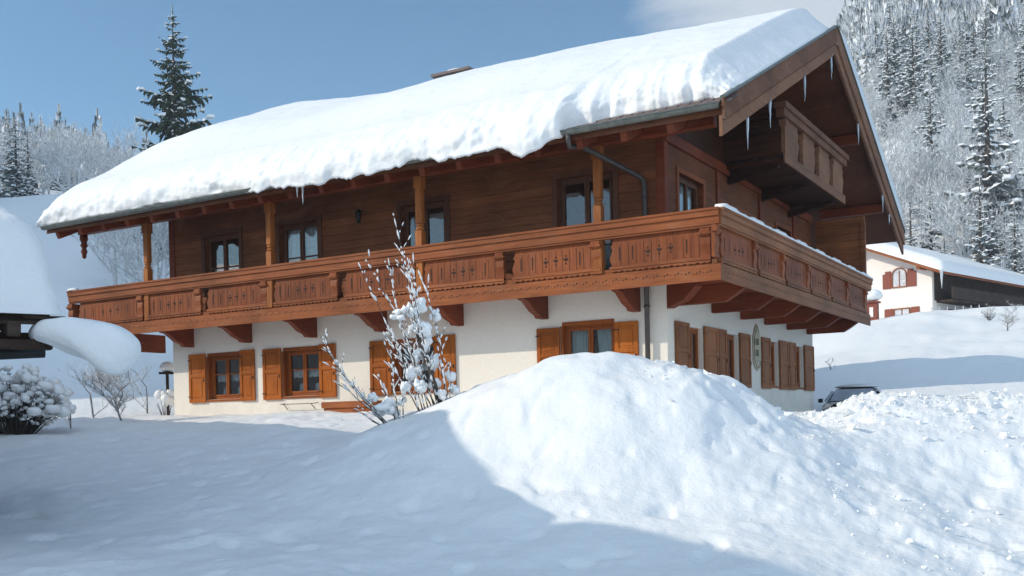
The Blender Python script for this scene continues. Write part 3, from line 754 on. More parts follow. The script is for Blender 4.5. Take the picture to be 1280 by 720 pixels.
def railing(P, a0, a1, gaps, hm, zm, corner_end=None):
    def bx(mb, x0, x1, q0, q1, o0, o1, mi=0):
        pts = [P(x,q,o) for x in (x0,x1) for q in (q0,q1) for o in (o0,o1)]
        xs = [p[0] for p in pts]; ys = [p[1] for p in pts]; zs = [p[2] for p in pts]
        mb.box(min(xs), max(xs), min(ys), max(ys), min(zs), max(zs), mi)
    edges = gaps
    for i in range(len(edges)-1):
        g0, g1 = edges[i]+.07, edges[i+1]-.07
        w = g1-g0; mb = MB()
        # vase shaped gap between neighbouring panels: both ends of a panel are carved
        prof = [(0,2.87),(.02,2.93),(.065,3.0),(.085,3.08),(.05,3.17),(.02,3.24),(.06,3.30),(.02,3.35),(0,3.46)]
        left = [(g0+.10-q, z) for q, z in prof]; right = [(g1-.10+q, z) for q, z in prof]
        poly = left[::-1] + right
        # build as strips between the two carved ends
        for k in range(len(prof)-1):
            z0, z1 = prof[k][1], prof[k+1][1]
            a = [left[k][0], right[k][0], right[k+1][0], left[k+1][0]]; zz = [z0, z0, z1, z1]
            f = [P(a[j], zz[j], -.06) for j in range(4)]; bk = [P(a[j], zz[j], -.105) for j in range(4)]
            mb.add(f+bk, [(0,1,2,3),(7,6,5,4),(0,3,7,4),(1,5,6,2)])
        # board joints
        nb = max(6, int(round(w/.17)))
        cen = (g0+g1)/2
        for k in range(1, nb):
            x = g0+.1+(w-.2)*k/nb
            q = [(x-.004, 2.91), (x+.004, 2.91), (x+.004, 3.36), (x-.004, 3.36)]
            mb.add([P(a, z, -.0565) for a, z in q], [(0,1,2,3)], 1)
        # slits and quatrefoils
        sl_ = w/8.6
        for k in (-3, -2, 2, 3):
            x = cen+k*sl_*1.12
            q = [(x-.011, 3.02), (x+.011, 3.02), (x+.013, 3.27), (x, 3.30), (x-.013, 3.27)]
            mb.add([P(a, z, -.0555) for a, z in q], [(0,1,2,3,4)], 1)
        for k in (-1, 0, 1):
            x = cen+k*sl_*.95; zc = 3.15+.01*k
            for dx, dz, r in ((0,.0,.03),(0,.075,.02),(0,-.075,.02),(-.035,.012,.019),(.035,.012,.019)):
                mb.add([P(x+dx+r*math.cos(a_), zc+dz+r*1.15*math.sin(a_), -.0545-abs(dx)*.02-abs(dz)*.01) for a_ in [j*math.pi/4 for j in range(8)]], [tuple(range(8))], 1)
        mb.build('railing_panel', [zm, M['gap']], balcony)
        # base moulding under each panel
        mb = MB(); bx(mb, g0+.03, g1-.03, 2.865, 2.905, -.10, -.015); bx(mb, g0+.05, g1-.05, 2.905, 2.93, -.10, -.035)
        # scalloped valance
        m_ = int(w/.24)
        for k in range(m_):
            x0, x1 = g0+.03+(w-.06)*k/m_, g0+.03+(w-.06)*(k+1)/m_
            xc = (x0+x1)/2
            poly = [(x0,2.863),(x1,2.863),(x1,2.835),(xc+.07,2.80),(xc,2.822),(xc-.07,2.80),(x0,2.835)]
            f = [P(a, z, -.03) for a, z in poly]; bk = [P(a, z, -.055) for a, z in poly]
            mb.add(f+bk, [tuple(range(7)), tuple(reversed(range(7,14)))] + [(j,7+j,7+(j+1)%7,(j+1)%7) for j in range(7)])
        mb.build('panel_moulding', hm, balcony)
    # carved pilaster at each gap
    for g in edges:
        t = MB()
        x0, x1 = g-.30, g-.10
        prof = [(2.87,-.02),(2.93,-.02),(2.96,-.035),(3.05,-.03),(3.15,-.012),(3.24,-.022),(3.29,-.035),(3.31,.0),(3.34,.02),(3.40,.02),(3.43,-.0),(3.46,.0)]
        sec = [P(x0, z, o) for z, o in prof] + [P(x0, 3.46, -.10), P(x0, 2.87, -.10)]
        sec2 = [P(x1, z, o) for z, o in prof] + [P(x1, 3.46, -.10), P(x1, 2.87, -.10)]
        n = len(sec)
        t.add(sec+sec2, [tuple(range(n)), tuple(reversed(range(n,2*n)))] + [(j,n+j,n+(j+1)%n,(j+1)%n) for j in range(n)])
        bx(t, x0-.035, x1+.035, 3.335, 3.375, -.09, .028)
        t.build('baluster', zm, balcony, bevel=.006)
    # top rail : two stepped mouldings and a capping
    mb = MB()
    bx(mb, a0, a1, 3.50, 3.64, -.10, .035); bx(mb, a0, a1+.0, 3.655, 3.745, -.12, .065); bx(mb, a0, a1+.0, 3.757, 3.80, -.14, .085)
    bx(mb, a0, a1, 3.462, 3.498, -.09, .012)
    bx(mb, a0, a1, 3.641, 3.654, -.10, .05); bx(mb, a0, a1, 3.746, 3.756, -.12, .07)
    mb.build('top_rail', hm, balcony)
    mb = MB(); bx(mb, a0, a1, 2.78, 2.865, -.16, -.065); mb.build('bottom_rail', hm, balcony)

PBX = lambda a, z, o: (a, BYF-o, z)
PBY = lambda a, z, o: (BX+o, a, z)
fascia(PBX, XE, BX-.001, M['balc_x'])
gx = [XE+.22+2.185*i for i in range(8)]
gx = [-16.95, -14.165+.04, -12.0+.04, -9.745+.04, -7.56+.04, -5.35+.04, -3.085+.04, -.869+.04, 1.372+.06]
railing(PBX, XE-.06, BX+.0, gx, M['balc_x'], M['balc_z'])
fascia(PBY, BYF+.045, YE, M['balc_y'])
gy = [-1.0, 1.097+.15, 3.07+.15, 5.10+.15, 7.06+.15, 9.0+.15, 11.3]
railing(PBY, BYF+.0, YE+.05, gy, M['balc_y'], M['balc_z'])
# left return of the railing
t = MB(); t.box(XE-.02, XE+.04, BYF+.1, -.1, 2.87, 3.46); t.box(XE-.08, XE+.08, BYF+.14, -.1, 3.5, 3.80); t.build('end_panel', M['balc_z'], balcony)

t = MB(); t.box(.06, 1.40, 11.40, 11.46, 2.8, 5.55); t.box(.06, 1.44, 11.36, 11.50, 5.45, 5.6); t.box(1.34, 1.46, 11.36, 11.50, 2.8, 5.45)
t.build('wind_screen', M['wall_x'], chalet)
# ---- small gable balcony
sb = MB(); sb.box(.003, 1.40, 3.6, 9.05, 5.62, 5.72); sbo = sb.build('gable_balcony', M['gable_shaded'], chalet)
t = MB(); t.box(1.40, 1.44, 3.55, 9.15, 5.58, 5.80)
for i in range(30): t.add([(1.4425, 3.65+i*.18, 5.765), (1.4425, 3.74+i*.18, 5.765), (1.4425, 3.695+i*.18, 5.735)], [(0,1,2)], 1)
t.build('fascia', [M['verge'], M['gap']], sbo)
for y0 in (3.55, 5.0, 6.45, 7.85):
    t = MB(); w0 = 1.30
    prof = [(0,5.83),(.03,5.95),(.10,6.1),(.12,6.2),(.04,6.32),(.10,6.42),(.02,6.5),(0,6.6)]
    for k in range(len(prof)-1):
        (q0, z0), (q1, z1) = prof[k], prof[k+1]
        a = [y0+.14-q0, y0+w0-.14+q0, y0+w0-.14+q1, y0+.14-q1]; zz = [z0, z0, z1, z1]
        f = [(1.40, a[j], zz[j]) for j in range(4)]; bk = [(1.35, a[j], zz[j]) for j in range(4)]
        t.add(f+bk, [(0,1,2,3),(7,6,5,4),(0,3,7,4),(1,5,6,2)])
    t.box(1.30, 1.46, y0+.03, y0+.13, 6.42, 6.55); t.box(1.34, 1.43, y0+.05, y0+.11, 5.83, 6.42)
    t.build('railing_panel', M['verge'], sbo)
t = MB(); t.box(1.28, 1.48, 3.42, 9.25, 6.60, 6.76); t.box(1.26, 1.53, 3.38, 9.30, 6.765, 6.90); t.build('top_rail', M['verge'], sbo, bevel=.008)
for y in (3.6, 9.0):
    t = MB(); t.box(.003, 1.34, y, y+.06, 5.8, 6.6); t.box(.003, 1.38, y-.03, y+.09, 6.62, 6.86); t.build('side_panel', M['gable_shaded'], sbo)
for y in (3.8, 6.2, 8.7):
    t = MB(); t.prism([(0,-.28),(0,0),(1.2,0),(1.2,-.06)], (.003,y,5.615), (1,0,0), (0,0,1), (0,.16,0)); t.build('bracket', M['gable_shaded'], sbo, bevel=.01)
# door behind the small balcony
sash(5.5, 7.1, 5.85, 7.7, lambda a, z, off: (-off+.06, a, z), .0, M['frame_dark'], chalet, .9)

# lantern, plaque, chimney, wall brackets
t = MB(); t.bar((-7.70,0,5.02), (-7.70,-.16,5.05), .02, .02); t.tube([(-7.70,-.16,5.06),(-7.70,-.16,5.02),(-7.70,-.16,4.97)], [.01,.05,.085], 6); t.tube([(-7.70,-.16,4.97),(-7.70,-.16,4.76)], [.07,.05], 6); t.tube([(-7.70,-.16,4.76),(-7.70,-.16,4.72)], [.055,.01], 6)
t.build('lantern', M['iron'], chalet)
sg = [(0,.15),(.12,.02),(.28,-.06),(.45,.02),(.57,.15),(.57,.78),(.50,.83),(.42,.98),(.285,1.10),(.15,.98),(.07,.83),(0,.78)]
t = MB(); t.prism(sg, (.012, 5.40, 1.12), (0,1,0), (0,0,1), (.03,0,0))
plq = t.build('sign', M['sign'], chalet, bevel=.005); plq['label'] = 'small shaped house sign with two lines of dark lettering'
t = MB()
for i in range(len(sg)):     # painted border
    a = Vector((.0445, 5.40+.285+(sg[i][0]-.285)*.88, 1.12+.52+(sg[i][1]-.52)*.9)); q = sg[(i+1) % len(sg)]
    b_ = Vector((.0445, 5.40+.285+(q[0]-.285)*.88, 1.12+.52+(q[1]-.52)*.9))
    t.bar(a, b_, .004, .016, upv=(1,0,0)) if i < 4 or i > 6 else None
# two rows of blackletter-like strokes
def strokes(z, word):
    y = 5.455
    G = {'H': [(0,0,0,1),(1,0,1,1),(0,.5,1,.5)], 'A': [(0,0,.5,1),(.5,1,1,0),(.2,.4,.8,.4)], 'U': [(0,0,0,1),(1,0,1,1),(0,0,1,0)], 'S': [(1,1,0,.8),(0,.8,1,.3),(1,.3,0,0)],
         'E': [(0,0,0,1),(0,0,1,0),(0,1,1,1),(0,.5,.8,.5)], 'C': [(0,0,0,1),(0,0,1,0),(0,1,1,1)], 'O': [(0,0,0,1),(0,0,1,0),(0,1,1,1),(1,0,1,1)], 'I': [(.5,0,.5,1)], 'T': [(0,1,1,1),(.5,0,.5,1)]}
    for ch in word:
        for (x0,z0,x1,z1) in G[ch]:
            t.bar((.0445, y+x0*.085, z+z0*.15), (.0445, y+x1*.085, z+z1*.15), .004, .026, upv=(1,0,0))
        y += .125
strokes(1.70, 'EOI'); strokes(1.42, 'COE')
t.bar((.0445,5.44,1.30), (.0445,5.92,1.30), .004, .02, upv=(1,0,0)); t.bar((.0445,5.55,2.02), (.0445,5.82,2.02), .004, .03, upv=(1,0,0))
t.build('lettering', M['sign_line'], plq)
t = MB(); t.box(-10.45, -9.4, 7.3, 8.1, 8.2, 10.55); t.box(-10.62, -9.22, 7.15, 8.25, 10.72, 10.80)
for x in (-10.4, -9.5):
    for y in (7.35, 7.95): t.box(x, x+.1, y, y+.1, 10.55, 10.72)
t.build('chimney', M['tile'], chalet)
t = MB()
for (x0, x1) in ((-9.2-.0, -10.3),):
    t.tube([(x0,-.02,.52),(x0,-.18,.50),(x1,-.18,.50),(x1,-.02,.52)], .010, 5)
    for x in (x0-.1, x1+.1): t.tube([(x,-.02,.36),(x,-.18,.50)], .010, 5)
t.build('flower_box_bracket', M['iron'], chalet)

# snow on the roof ------------------------------------------------
def roof_snow():
    nx, nu = 420, 150
    xs = np.linspace(0, 1, nx)
    xs = -17.30 + (EX1+.03+17.30)*(1-(1-xs)**1.25)
    V = np.zeros((nx, nu, 3))
    tx = np.interp(xs, [-17.3,-16,-14.5,-13,-11,-8,-4,0,2], [1.35,1.4,1.5,1.35,1.15,1.25,1.22,1.02,.86])
    fr_ = EY-.02 - .02*xs*0
    rag = fbm(xs*.75, xs*0+3, 3, .5)
    over = sstep(-10.2, -8.6, xs)*(1-sstep(-1.25, -1.05, xs))
    fr_ = fr_ - .25*over - .16*over*rag - .03*rag
    bare = sstep(-1.30, -1.12, xs)
    fr_ = fr_ + bare*(.46 + .10*fbm(xs*3, xs*0+8, 3, .6) - .25*(1-sstep(-1.1,-.2,xs)))
    fr_ = fr_ + .25*bare*sstep(1.0, 1.9, xs)*0
    sh_ = fbm(xs*3.3, xs*0+5, 4, .65)
    droop = -.05 + over*(.14 + .22*np.maximum(rag, -.4) + .05*sh_)
    droop = np.where(bare > .5, -.02, droop)
    for i, x in enumerate(xs):
        eL = np.clip((x+17.30)/.9, 0, 1); eR = np.clip((EX1+.03-x)/.68, 0, 1)
        rampR = eR if eR < .8 else .8+.2*math.sin((eR-.8)/.2*math.pi/2)*.9+.02*(eR-.8)/.2
        e = math.sqrt(max(0, 1-(1-eL)**2.2))*(0 if eR <= 0 else (.22+.78*rampR))
        T = tx[i]
        f0 = fr_[i]
        # profile parameter
        k1 = 26
        pts = []
        thf = np.interp(x, [-17.3,-14,-8,2], [.95,.9,.80,.86])
        for k in range(k1):         # bulging front face
            a = k/k1*math.pi/2
            yy = f0 + .95*(1-math.cos(a))**1.25*(1) - .10*math.sin(2*a)*e
            base = EZ + SL*(yy-EY)
            base0 = EZ + SL*(f0-EY) - droop[i]
            zz = base0 + (base-base0)*(k/k1) + (thf*e)*math.sin(a)
            pts.append((yy, zz))
        y1 = pts[-1][0]; 
        ys = np.linspace(y1+.02, BY+.2, nu-k1)
        for y in ys:
            g = sstep(y1, y1+3.0, y)
            e2 = e if eR >= 1 or eR <= 0 else max(e, e + (.82-e)*sstep(RY-.3, RY+1.2, y))
            t_ = (thf*(1-g) + T*g)*e2
            ridge = math.sqrt((y-RY)**2+.55) - .74*0
            base = EZ + SL*(RY-EY) - SL*(ridge)
            eb = np.clip((BY+.2-y)/.9, 0, 1); t_ *= math.sqrt(max(0, 1-(1-eb)**2))
            pts.append((y, base+t_))
        P_ = np.array(pts)
        V[i,:,0] = x; V[i,:,1] = P_[:,0]; V[i,:,2] = P_[:,1]
    X, Y, Z = V[...,0], V[...,1], V[...,2]
    u = np.arange(nu)[None,:]
    front = 1-sstep(10, 34, u*np.ones((nx,1)))
    su = u*.052 + 0*X; lump = fbm(X*1.2, su*1.5, 4, .6); lump2 = fbm(X*4.5, su*4.5, 3, .6)
    lump3 = fbm(X*13, su*13, 3, .6)
    V[...,1] -= front*(.12*lump + .04*lump2 + .018*lump3)*sstep(0, 3, u)*(.5+.5*sstep(-.4, .5, fbm(X*.5, Z*.5, 2)))
    V[...,2] += .07*fbm(X*.35, Y*.35+2, 3) + .012*fbm(X*2, Y*2, 3) + front*.03*lump2
    # side verges: push out a bit
    f = []
    v = V.reshape(-1,3)
    I = np.arange(nx-1)[:,None]; J = np.arange(nu-1)[None,:]
    f = np.stack([I*nu+J, (I+1)*nu+J, (I+1)*nu+J+1, I*nu+J+1], -1).reshape(-1,4)
    # underside strip from front edge back to the roof plane
    n0 = len(v)
    bk = np.stack([xs, fr_+.22, EZ+SL*(fr_+.22-EY)+.004], -1)
    v = np.concatenate([v, bk])
    g = np.stack([n0+np.arange(nx-1), n0+np.arange(1,nx), np.arange(1,nx)*nu, np.arange(nx-1)*nu], -1)
    faces = np.concatenate([f, g])
    me = bpy.data.meshes.new('roof_snow')
    me.from_pydata(v.tolist(), [], faces.tolist())
    me.polygons.foreach_set('use_smooth', [True]*len(faces)); me.materials.append(M['snow_roof']); me.update()
    o = bpy.data.objects.new('roof_snow', me); link(o)
    tag(o, 'metre-thick snow blanket covering the roof of the large chalet', 'snow')
roof_snow()
t = MB()   # snow on the chimney cap
t.blob((-9.9, 7.7, 10.81), (.68,.5,.12), 4, 18, amp=.06, flat=.05)
tag(t.build('snow_cap', M['snow_roof'], smooth=True), 'small snow patch lying on the flat chimney top above the roof ridge', 'snow')
# snow on gable railing of the big balcony
t = MB(); n = 70
for i in range(n):
    y0, y1 = BYF+.05+(YE-BYF)*i/n, BYF+.05+(YE-BYF)*(i+1)/n
    h0 = .07+.02*math.sin(i*.7)+.012*math.sin(i*2.1); h1 = .07+.02*math.sin((i+1)*.7)+.012*math.sin((i+1)*2.1)
    t.add([(BX-.12,y0,3.802),(BX+.095,y0,3.795),(BX+.065,y0,3.802+h0),(BX-.10,y0,3.802+h0),(BX-.12,y1,3.802),(BX+.095,y1,3.795),(BX+.065,y1,3.802+h1),(BX-.10,y1,3.802+h1)], [(1,5,6,2),(2,6,7,3),(3,7,4,0),(0,1,2,3)])
tag(t.build('rail_snow', M['snow_tree'], smooth=True), 'thin strip of snow along the gable side balcony rail', 'snow')
t = MB(); t.blob((XE+.12, BYF, 3.81), (.17,.12,.08), 2, 12, flat=.1); tag(t.build('rail_snow', M['snow_tree'], smooth=True), 'little snow cap on the left end of the long balcony rail', 'snow')

# icicles
def icicle(x, y, z, ln, label):
    rnd = random.Random(int(abs(y*100)+ln*50))
    t = MB(); n = 8; pts = []; rad = []
    for k in range(n):
        f = k/(n-1); pts.append((rnd.uniform(-.006,.006), rnd.uniform(-.006,.006), -ln*f)); rad.append(max(.004, .032*(1-f)**.8*(1+rnd.uniform(-.15,.15))))
    t.tube(pts, rad, 8)
    o = t.build('icicle', M['ice'], smooth=True); o.location = (x, y, z); tag(o, label, 'icicle', 'icicles hanging from the chalet roof')
def bz(y): return (EZ + SL*(y-EY) if y < RY else EZ+SL*(RY-EY)-SL*(y-RY)) - .50
for (y, ln, lab) in ((-.52,.66,'long icicle nearest the gutter corner of the gable roof edge'), (.92,.60,'second icicle from the gutter corner along the gable roof edge'),
                     (3.55,.62,'icicle hanging above the near end of the small gable balcony'), (6.0,.60,'icicle hanging just below the gable peak'),
                     (8.75,.62,'icicle on the far roof edge right of the small gable balcony'), (11.7,.55,'icicle low on the far roof edge, above the neighbouring house'), (12.6,.35,'shortest icicle, at the lowest end of the far roof edge')):
    icicle(1.9, y, bz(y), ln, lab)
icicle(-7.78, -1.98, 5.30, .42, 'right of two icicles under the eave snow beside the wall lantern'); icicle(-7.93, -1.99, 5.30, .26, 'left of two icicles under the eave snow beside the wall lantern')

# wooden trough half buried in snow
t = MB(); t.box(-.72,.72,-.16,.16,-.3,.0); t.box(-.76,.76,-.2,-.17,-.12,.03); t.box(-.76,.76,.17,.2,-.12,.03); t.box(.72,.76,-.17,.17,-.12,.03); t.box(-.76,-.72,-.17,.17,-.12,.03)
tr_ = empty('planter', (-7.65,-.62,.47), 'long low wooden planter box sticking out of the snow by the wall', 'planter')
t.build('box', M['balc_x'], tr_, bevel=.01)
# ------------------------------------------------------------------ SECTION2
S.cycles.max_bounces = 6; S.cycles.diffuse_bounces = 4; S.cycles.transparent_max_bounces = 8; S.cycles.volume_bounces = 1
# neighbouring farmhouse behind the camera's left shoulder: its low lean-to roof reaches into the picture,
# its main roof throws the long shadow over the foreground
K = Vector((-.93, -13.23, 0)); ea = Vector((-.91, .415, 0)).normalized(); eb = Vector((-.415, -.91, 0)).normalized()
def AB(a, b, z): return K + ea*a + eb*b + Vector((0,0,z))
def abox(mb, a0, a1, b0, b1, z0, z1, mi=0):
    v = [AB(a0,b0,z0),AB(a1,b0,z0),AB(a1,b1,z0),AB(a0,b1,z0),AB(a0,b0,z1),AB(a1,b0,z1),AB(a1,b1,z1),AB(a0,b1,z1)]
    mb.add(v, [(0,1,2,3),(7,6,5,4),(4,5,1,0),(5,6,2,1),(6,7,3,2),(7,4,0,3)], mi)
def slab(mb, pts, th, mi=0):
    lo = [Vector(p)-Vector((0,0,th)) for p in pts]; n = len(pts)
    mb.add(list(pts)+lo, [tuple(range(n)), tuple(reversed(range(n,2*n)))]+[(j,n+j,n+(j+1)%n,(j+1)%n) for j in range(n)], mi)
def snow_sheet(name, fn, a0, a1, b0, b1, T, na, nb, label, edge=.6, seed=0, mat=None, ragged=.05):
    """soft-edged snow layer lying on the surface fn(a, b) -> Vector"""
    A = np.linspace(0, 1, na); B = np.linspace(0, 1, nb); v = []; f = []
    for i, s_ in enumerate(A):
        for j, t_ in enumerate(B):
            a = a0+(a1-a0)*s_; b = b0+(b1-b0)*t_
            da = min(a-a0, a1-a)/edge; db = min(b-b0, b1-b)/edge
            e = math.sqrt(max(0, 1-(1-min(1,da))**2.6))*math.sqrt(max(0, 1-(1-min(1,db))**2.6))
            p = fn(a, b)
            n_ = float(noise2(np.array([a*1.3+seed]), np.array([b*1.3])) [0]); n3 = float(noise2(np.array([a*4+seed]), np.array([b*4]))[0])
            v.append(p + Vector((0,0,T*e*(1+.08*n_)+ragged*.3*n3*e)))
    for i in range(na-1):
        for j in range(nb-1): f.append((i*nb+j, (i+1)*nb+j, (i+1)*nb+j+1, i*nb+j+1))
    n0 = len(v)
    for i, s_ in enumerate(A):
        for j, t_ in enumerate(B): v.append(fn(a0+(a1-a0)*s_, b0+(b1-b0)*t_) + Vector((0,0,-.002)))
    for i in range(na-1):
        for j in range(nb-1): f.append((n0+i*nb+j, n0+i*nb+j+1, n0+(i+1)*nb+j+1, n0+(i+1)*nb+j))
    for i in range(na-1):
        f.append((i*nb, n0+i*nb, n0+(i+1)*nb, (i+1)*nb)); f.append((i*nb+nb-1, (i+1)*nb+nb-1, n0+(i+1)*nb+nb-1, n0+i*nb+nb-1))
    for j in range(nb-1):
        f.append((j, j+1, n0+j+1, n0+j)); k = (na-1)*nb; f.append((k+j, n0+k+j, n0+k+j+1, k+j+1))
    mb = MB(); mb.add(v, f)
    o = mb.build(name, mat or M['snow_roof'], smooth=True)
    if label: tag(o, label, 'snow')
    return o

shed = empty('lean_to', tuple(AB(2, 3, -1.6)), 'dark timber lean-to roof at the left picture edge under a thick rounded snow load', 'shed')
def P_shed(mb, name, mat, **kw):
    o = mb.build(name, mat, shed, **kw); o.matrix_parent_inverse = Matrix.Translation(shed.location).inverted(); return o
t = MB(); slab(t, [AB(.02,0,1.07),AB(3.9,0,1.85),AB(3.9,6.5,1.85),AB(.02,6.5,1.07)], .06); P_shed(t, 'roof', M['dark_wood'])
t = MB()
for b in (.3, 1.3, 2.3, 3.3, 4.3, 5.3): t.bar(AB(.0,b,.93), AB(3.8,b,1.70), .12, .15)
P_shed(t, 'rafter', M['dark_wood'], bevel=.01)
t = MB(); t.bar(AB(.55,-.12,.86), AB(.55,6.3,.86), .16, .16); P_shed(t, 'beam', M['dark_wood'], bevel=.02)
t = MB(); t.bar(AB(.10,-.05,.79), AB(.10,4.2,.79), .10, .10); P_shed(t, 'beam', M['dark_wood'], bevel=.02)
t = MB(); t.tube([AB(.33,-.02,.74), AB(.33,.5,.72), AB(.33,1.6,.74)], [.06,.075,.07], 10); P_shed(t, 'gutter', M['iron'], smooth=True)
t = MB(); abox(t, .02, .06, -.02, 6.5, .98, 1.10); t.bar(AB(.03,-.16,1.05), AB(.03,.2,1.05), .03, .03); P_shed(t, 'fascia', M['dark_wood'])
t = MB(); abox(t, 1.0, 3.8, 1.0, 6.4, -1.8, 1.0); P_shed(t, 'wall', M['dark_wood'])
snow_sheet('shed_snow', lambda a, b: AB(a, b, 1.075+.2*(a if a > .0 else 0)), -.05, 3.85, -.12, 6.5, .96, 60, 60, 'tall rounded snow load on the lean-to roof at the left picture edge', edge=.42, seed=3)
# slab of snow sliding off the beam end
q = [AB(.02,-.02,.86), AB(-.30,-.27,.83), AB(-.52,-.48,.73), AB(-.72,-.66,.62)]
t = MB(); t.tube([AB(.30,.10,.93), AB(.10,.06,.93), AB(-.08,-.03,.92), AB(-.24,-.15,.885), AB(-.38,-.28,.83), AB(-.50,-.41,.765), AB(-.60,-.52,.69), AB(-.67,-.60,.62), AB(-.69,-.62,.60)], [.04,.09,.14,.175,.21,.235,.225,.15,.02], 28)
for i, p in enumerate(t.v):
    q = Vector(p); n_ = float(noise2(np.array([q.x*3.1+q.z*2]), np.array([q.y*3.1+q.z*3]))[0]); n3 = float(noise2(np.array([q.x*9+q.z*8]), np.array([q.y*9]))[0])
    t.v[i] = (q.x+.03*n3, q.y+.04*n_, q.z + .10*n_ + .035*n3 + .012*math.sin(q.z*70))
o = t.build('sliding_snow', M['snow_roof'], smooth=True); sm = o.modifiers.new('s', 'SUBSURF'); sm.levels = 1; sm.render_levels = 2
tag(o, 'oblong lump of snow drooping off the beam end below the lean-to roof', 'snow')

# the farmhouse itself
farm = empty('farmhouse', tuple(AB(10, 4, -1.7)), 'neighbouring farmhouse behind the lean-to, out of the picture on the left', 'house')
def P_far(mb, name, mat, par, **kw):
    o = mb.build(name, mat, par, **kw); o.matrix_parent_inverse = Matrix.Translation(par.location).inverted(); return o
A0, A1 = 3.85, 26
t = MB(); abox(t, A0+.8, A1-.8, 1.4, 8.0, -1.8, 3.0); t.add([AB(A0+.8,1.4,3.0),AB(A0+.8,8.0,3.0),AB(A0+.8,7.4,5.6)], [(0,1,2)]); P_far(t, 'wall', M['plaster2'], farm)
t = MB(); slab(t, [AB(A0,.5,3.15),AB(A1,.5,3.15),AB(A1,7.5,5.95),AB(A0,7.5,5.95)], .18); slab(t, [AB(A1,8.3,5.6),AB(A0,8.3,5.6),AB(A0,7.5,5.95),AB(A1,7.5,5.95)], .18); P_far(t, 'roof', M['soffit'], farm)
for a in (7, 10.5, 14, 17.5, 21):
    t = MB(); abox(t, a, a+1.2, 1.36, 1.39, .2, 1.5); P_far(t, 'window', M['frame'], farm)
snow_sheet('farmhouse_snow', lambda a, b: AB(a, b, 3.16+.4*(b-.5)), A0-.05, A1+.05, .42, 7.5, .85, 90, 40, 'deep snow on the roof of the farmhouse out of the picture on the left', edge=.7, seed=9)
# unseen house added behind the camera to shade the lower foreground
G0 = Vector((-8.0, -19.25, 0)); ga = Vector((-.87, -.5, 0)).normalized(); gb = Vector((.5, -.87, 0)).normalized()
def GP(a, b, z): return G0 + ga*a + gb*b + Vector((0,0,z))
blocker = empty('shade_house', tuple(GP(5, 4, -1.7)), 'unseen tall house added behind the camera to cast shade', 'house')
t = MB()
v = [GP(1,.8,-1.8),GP(11,.8,-1.8),GP(11,9,-1.8),GP(1,9,-1.8),GP(1,.8,7.0),GP(11,.8,7.0),GP(11,9,7.0),GP(1,9,7.0)]
t.add(v, [(0,1,2,3),(7,6,5,4),(4,5,1,0),(5,6,2,1),(6,7,3,2),(7,4,0,3)]); P_far(t, 'wall', M['plaster2'], blocker)
t = MB(); slab(t, [GP(0,0,7.1),GP(12,0,7.1),GP(12,5,8.6),GP(0,5,8.6)], .18); slab(t, [GP(12,10,7.1),GP(0,10,7.1),GP(0,5,8.6),GP(12,5,8.6)], .18); P_far(t, 'roof', M['soffit'], blocker)
snow_sheet('shade_house_snow', lambda a, b: GP(a, b, 7.11+(.3*b if b < 5 else .3*(10-b))), -.05, 12.05, -.1, 10.1, .8, 50, 50, 'snow on the roof of the unseen house added behind the camera to cast shade', edge=.7, seed=5)

# unseen tall building added behind the chalet to shade the snow beyond the car
shade_barn = empty('shade_barn', (*XY(40.5, -1), 0), 'unseen tall building added behind the chalet to cast shade', 'shade_barn')
def NB(d, l, z): return Vector((*XY(d, l), z))
t = MB(); v = [NB(38.3,-4.5,-.5),NB(38.3,8.0,-.5),NB(43.2,8.0,-.5),NB(43.2,-4.5,-.5),NB(38.3,-4.5,10.2),NB(38.3,8.0,10.2),NB(43.2,8.0,10.2),NB(43.2,-4.5,10.2),NB(40.8,-4.5,12.0),NB(40.8,8.0,12.0)]
t.add(v, [(0,1,5,4),(1,2,6,9,5),(2,3,7,6),(3,0,4,8,7)]); P_far(t, 'wall', M['dark_wood'], shade_barn)
t = MB(); slab(t, [NB(37.6,-5,9.8),NB(37.6,8.5,9.8),NB(40.8,8.5,12.2),NB(40.8,-5,12.2)], .15); slab(t, [NB(40.8,-5,12.2),NB(40.8,8.5,12.2),NB(43.9,8.5,9.8),NB(43.9,-5,9.8)], .15); P_far(t, 'roof', M['dark_wood'], shade_barn)
snow_sheet('shade_barn_snow', lambda a, b: NB(a, b, 12.22-.75*abs(a-40.8)), 37.6, 43.9, -5, 8.5, .6, 30, 24, 'snow on the roof of the unseen building added behind the chalet to cast shade', edge=.6, seed=31)

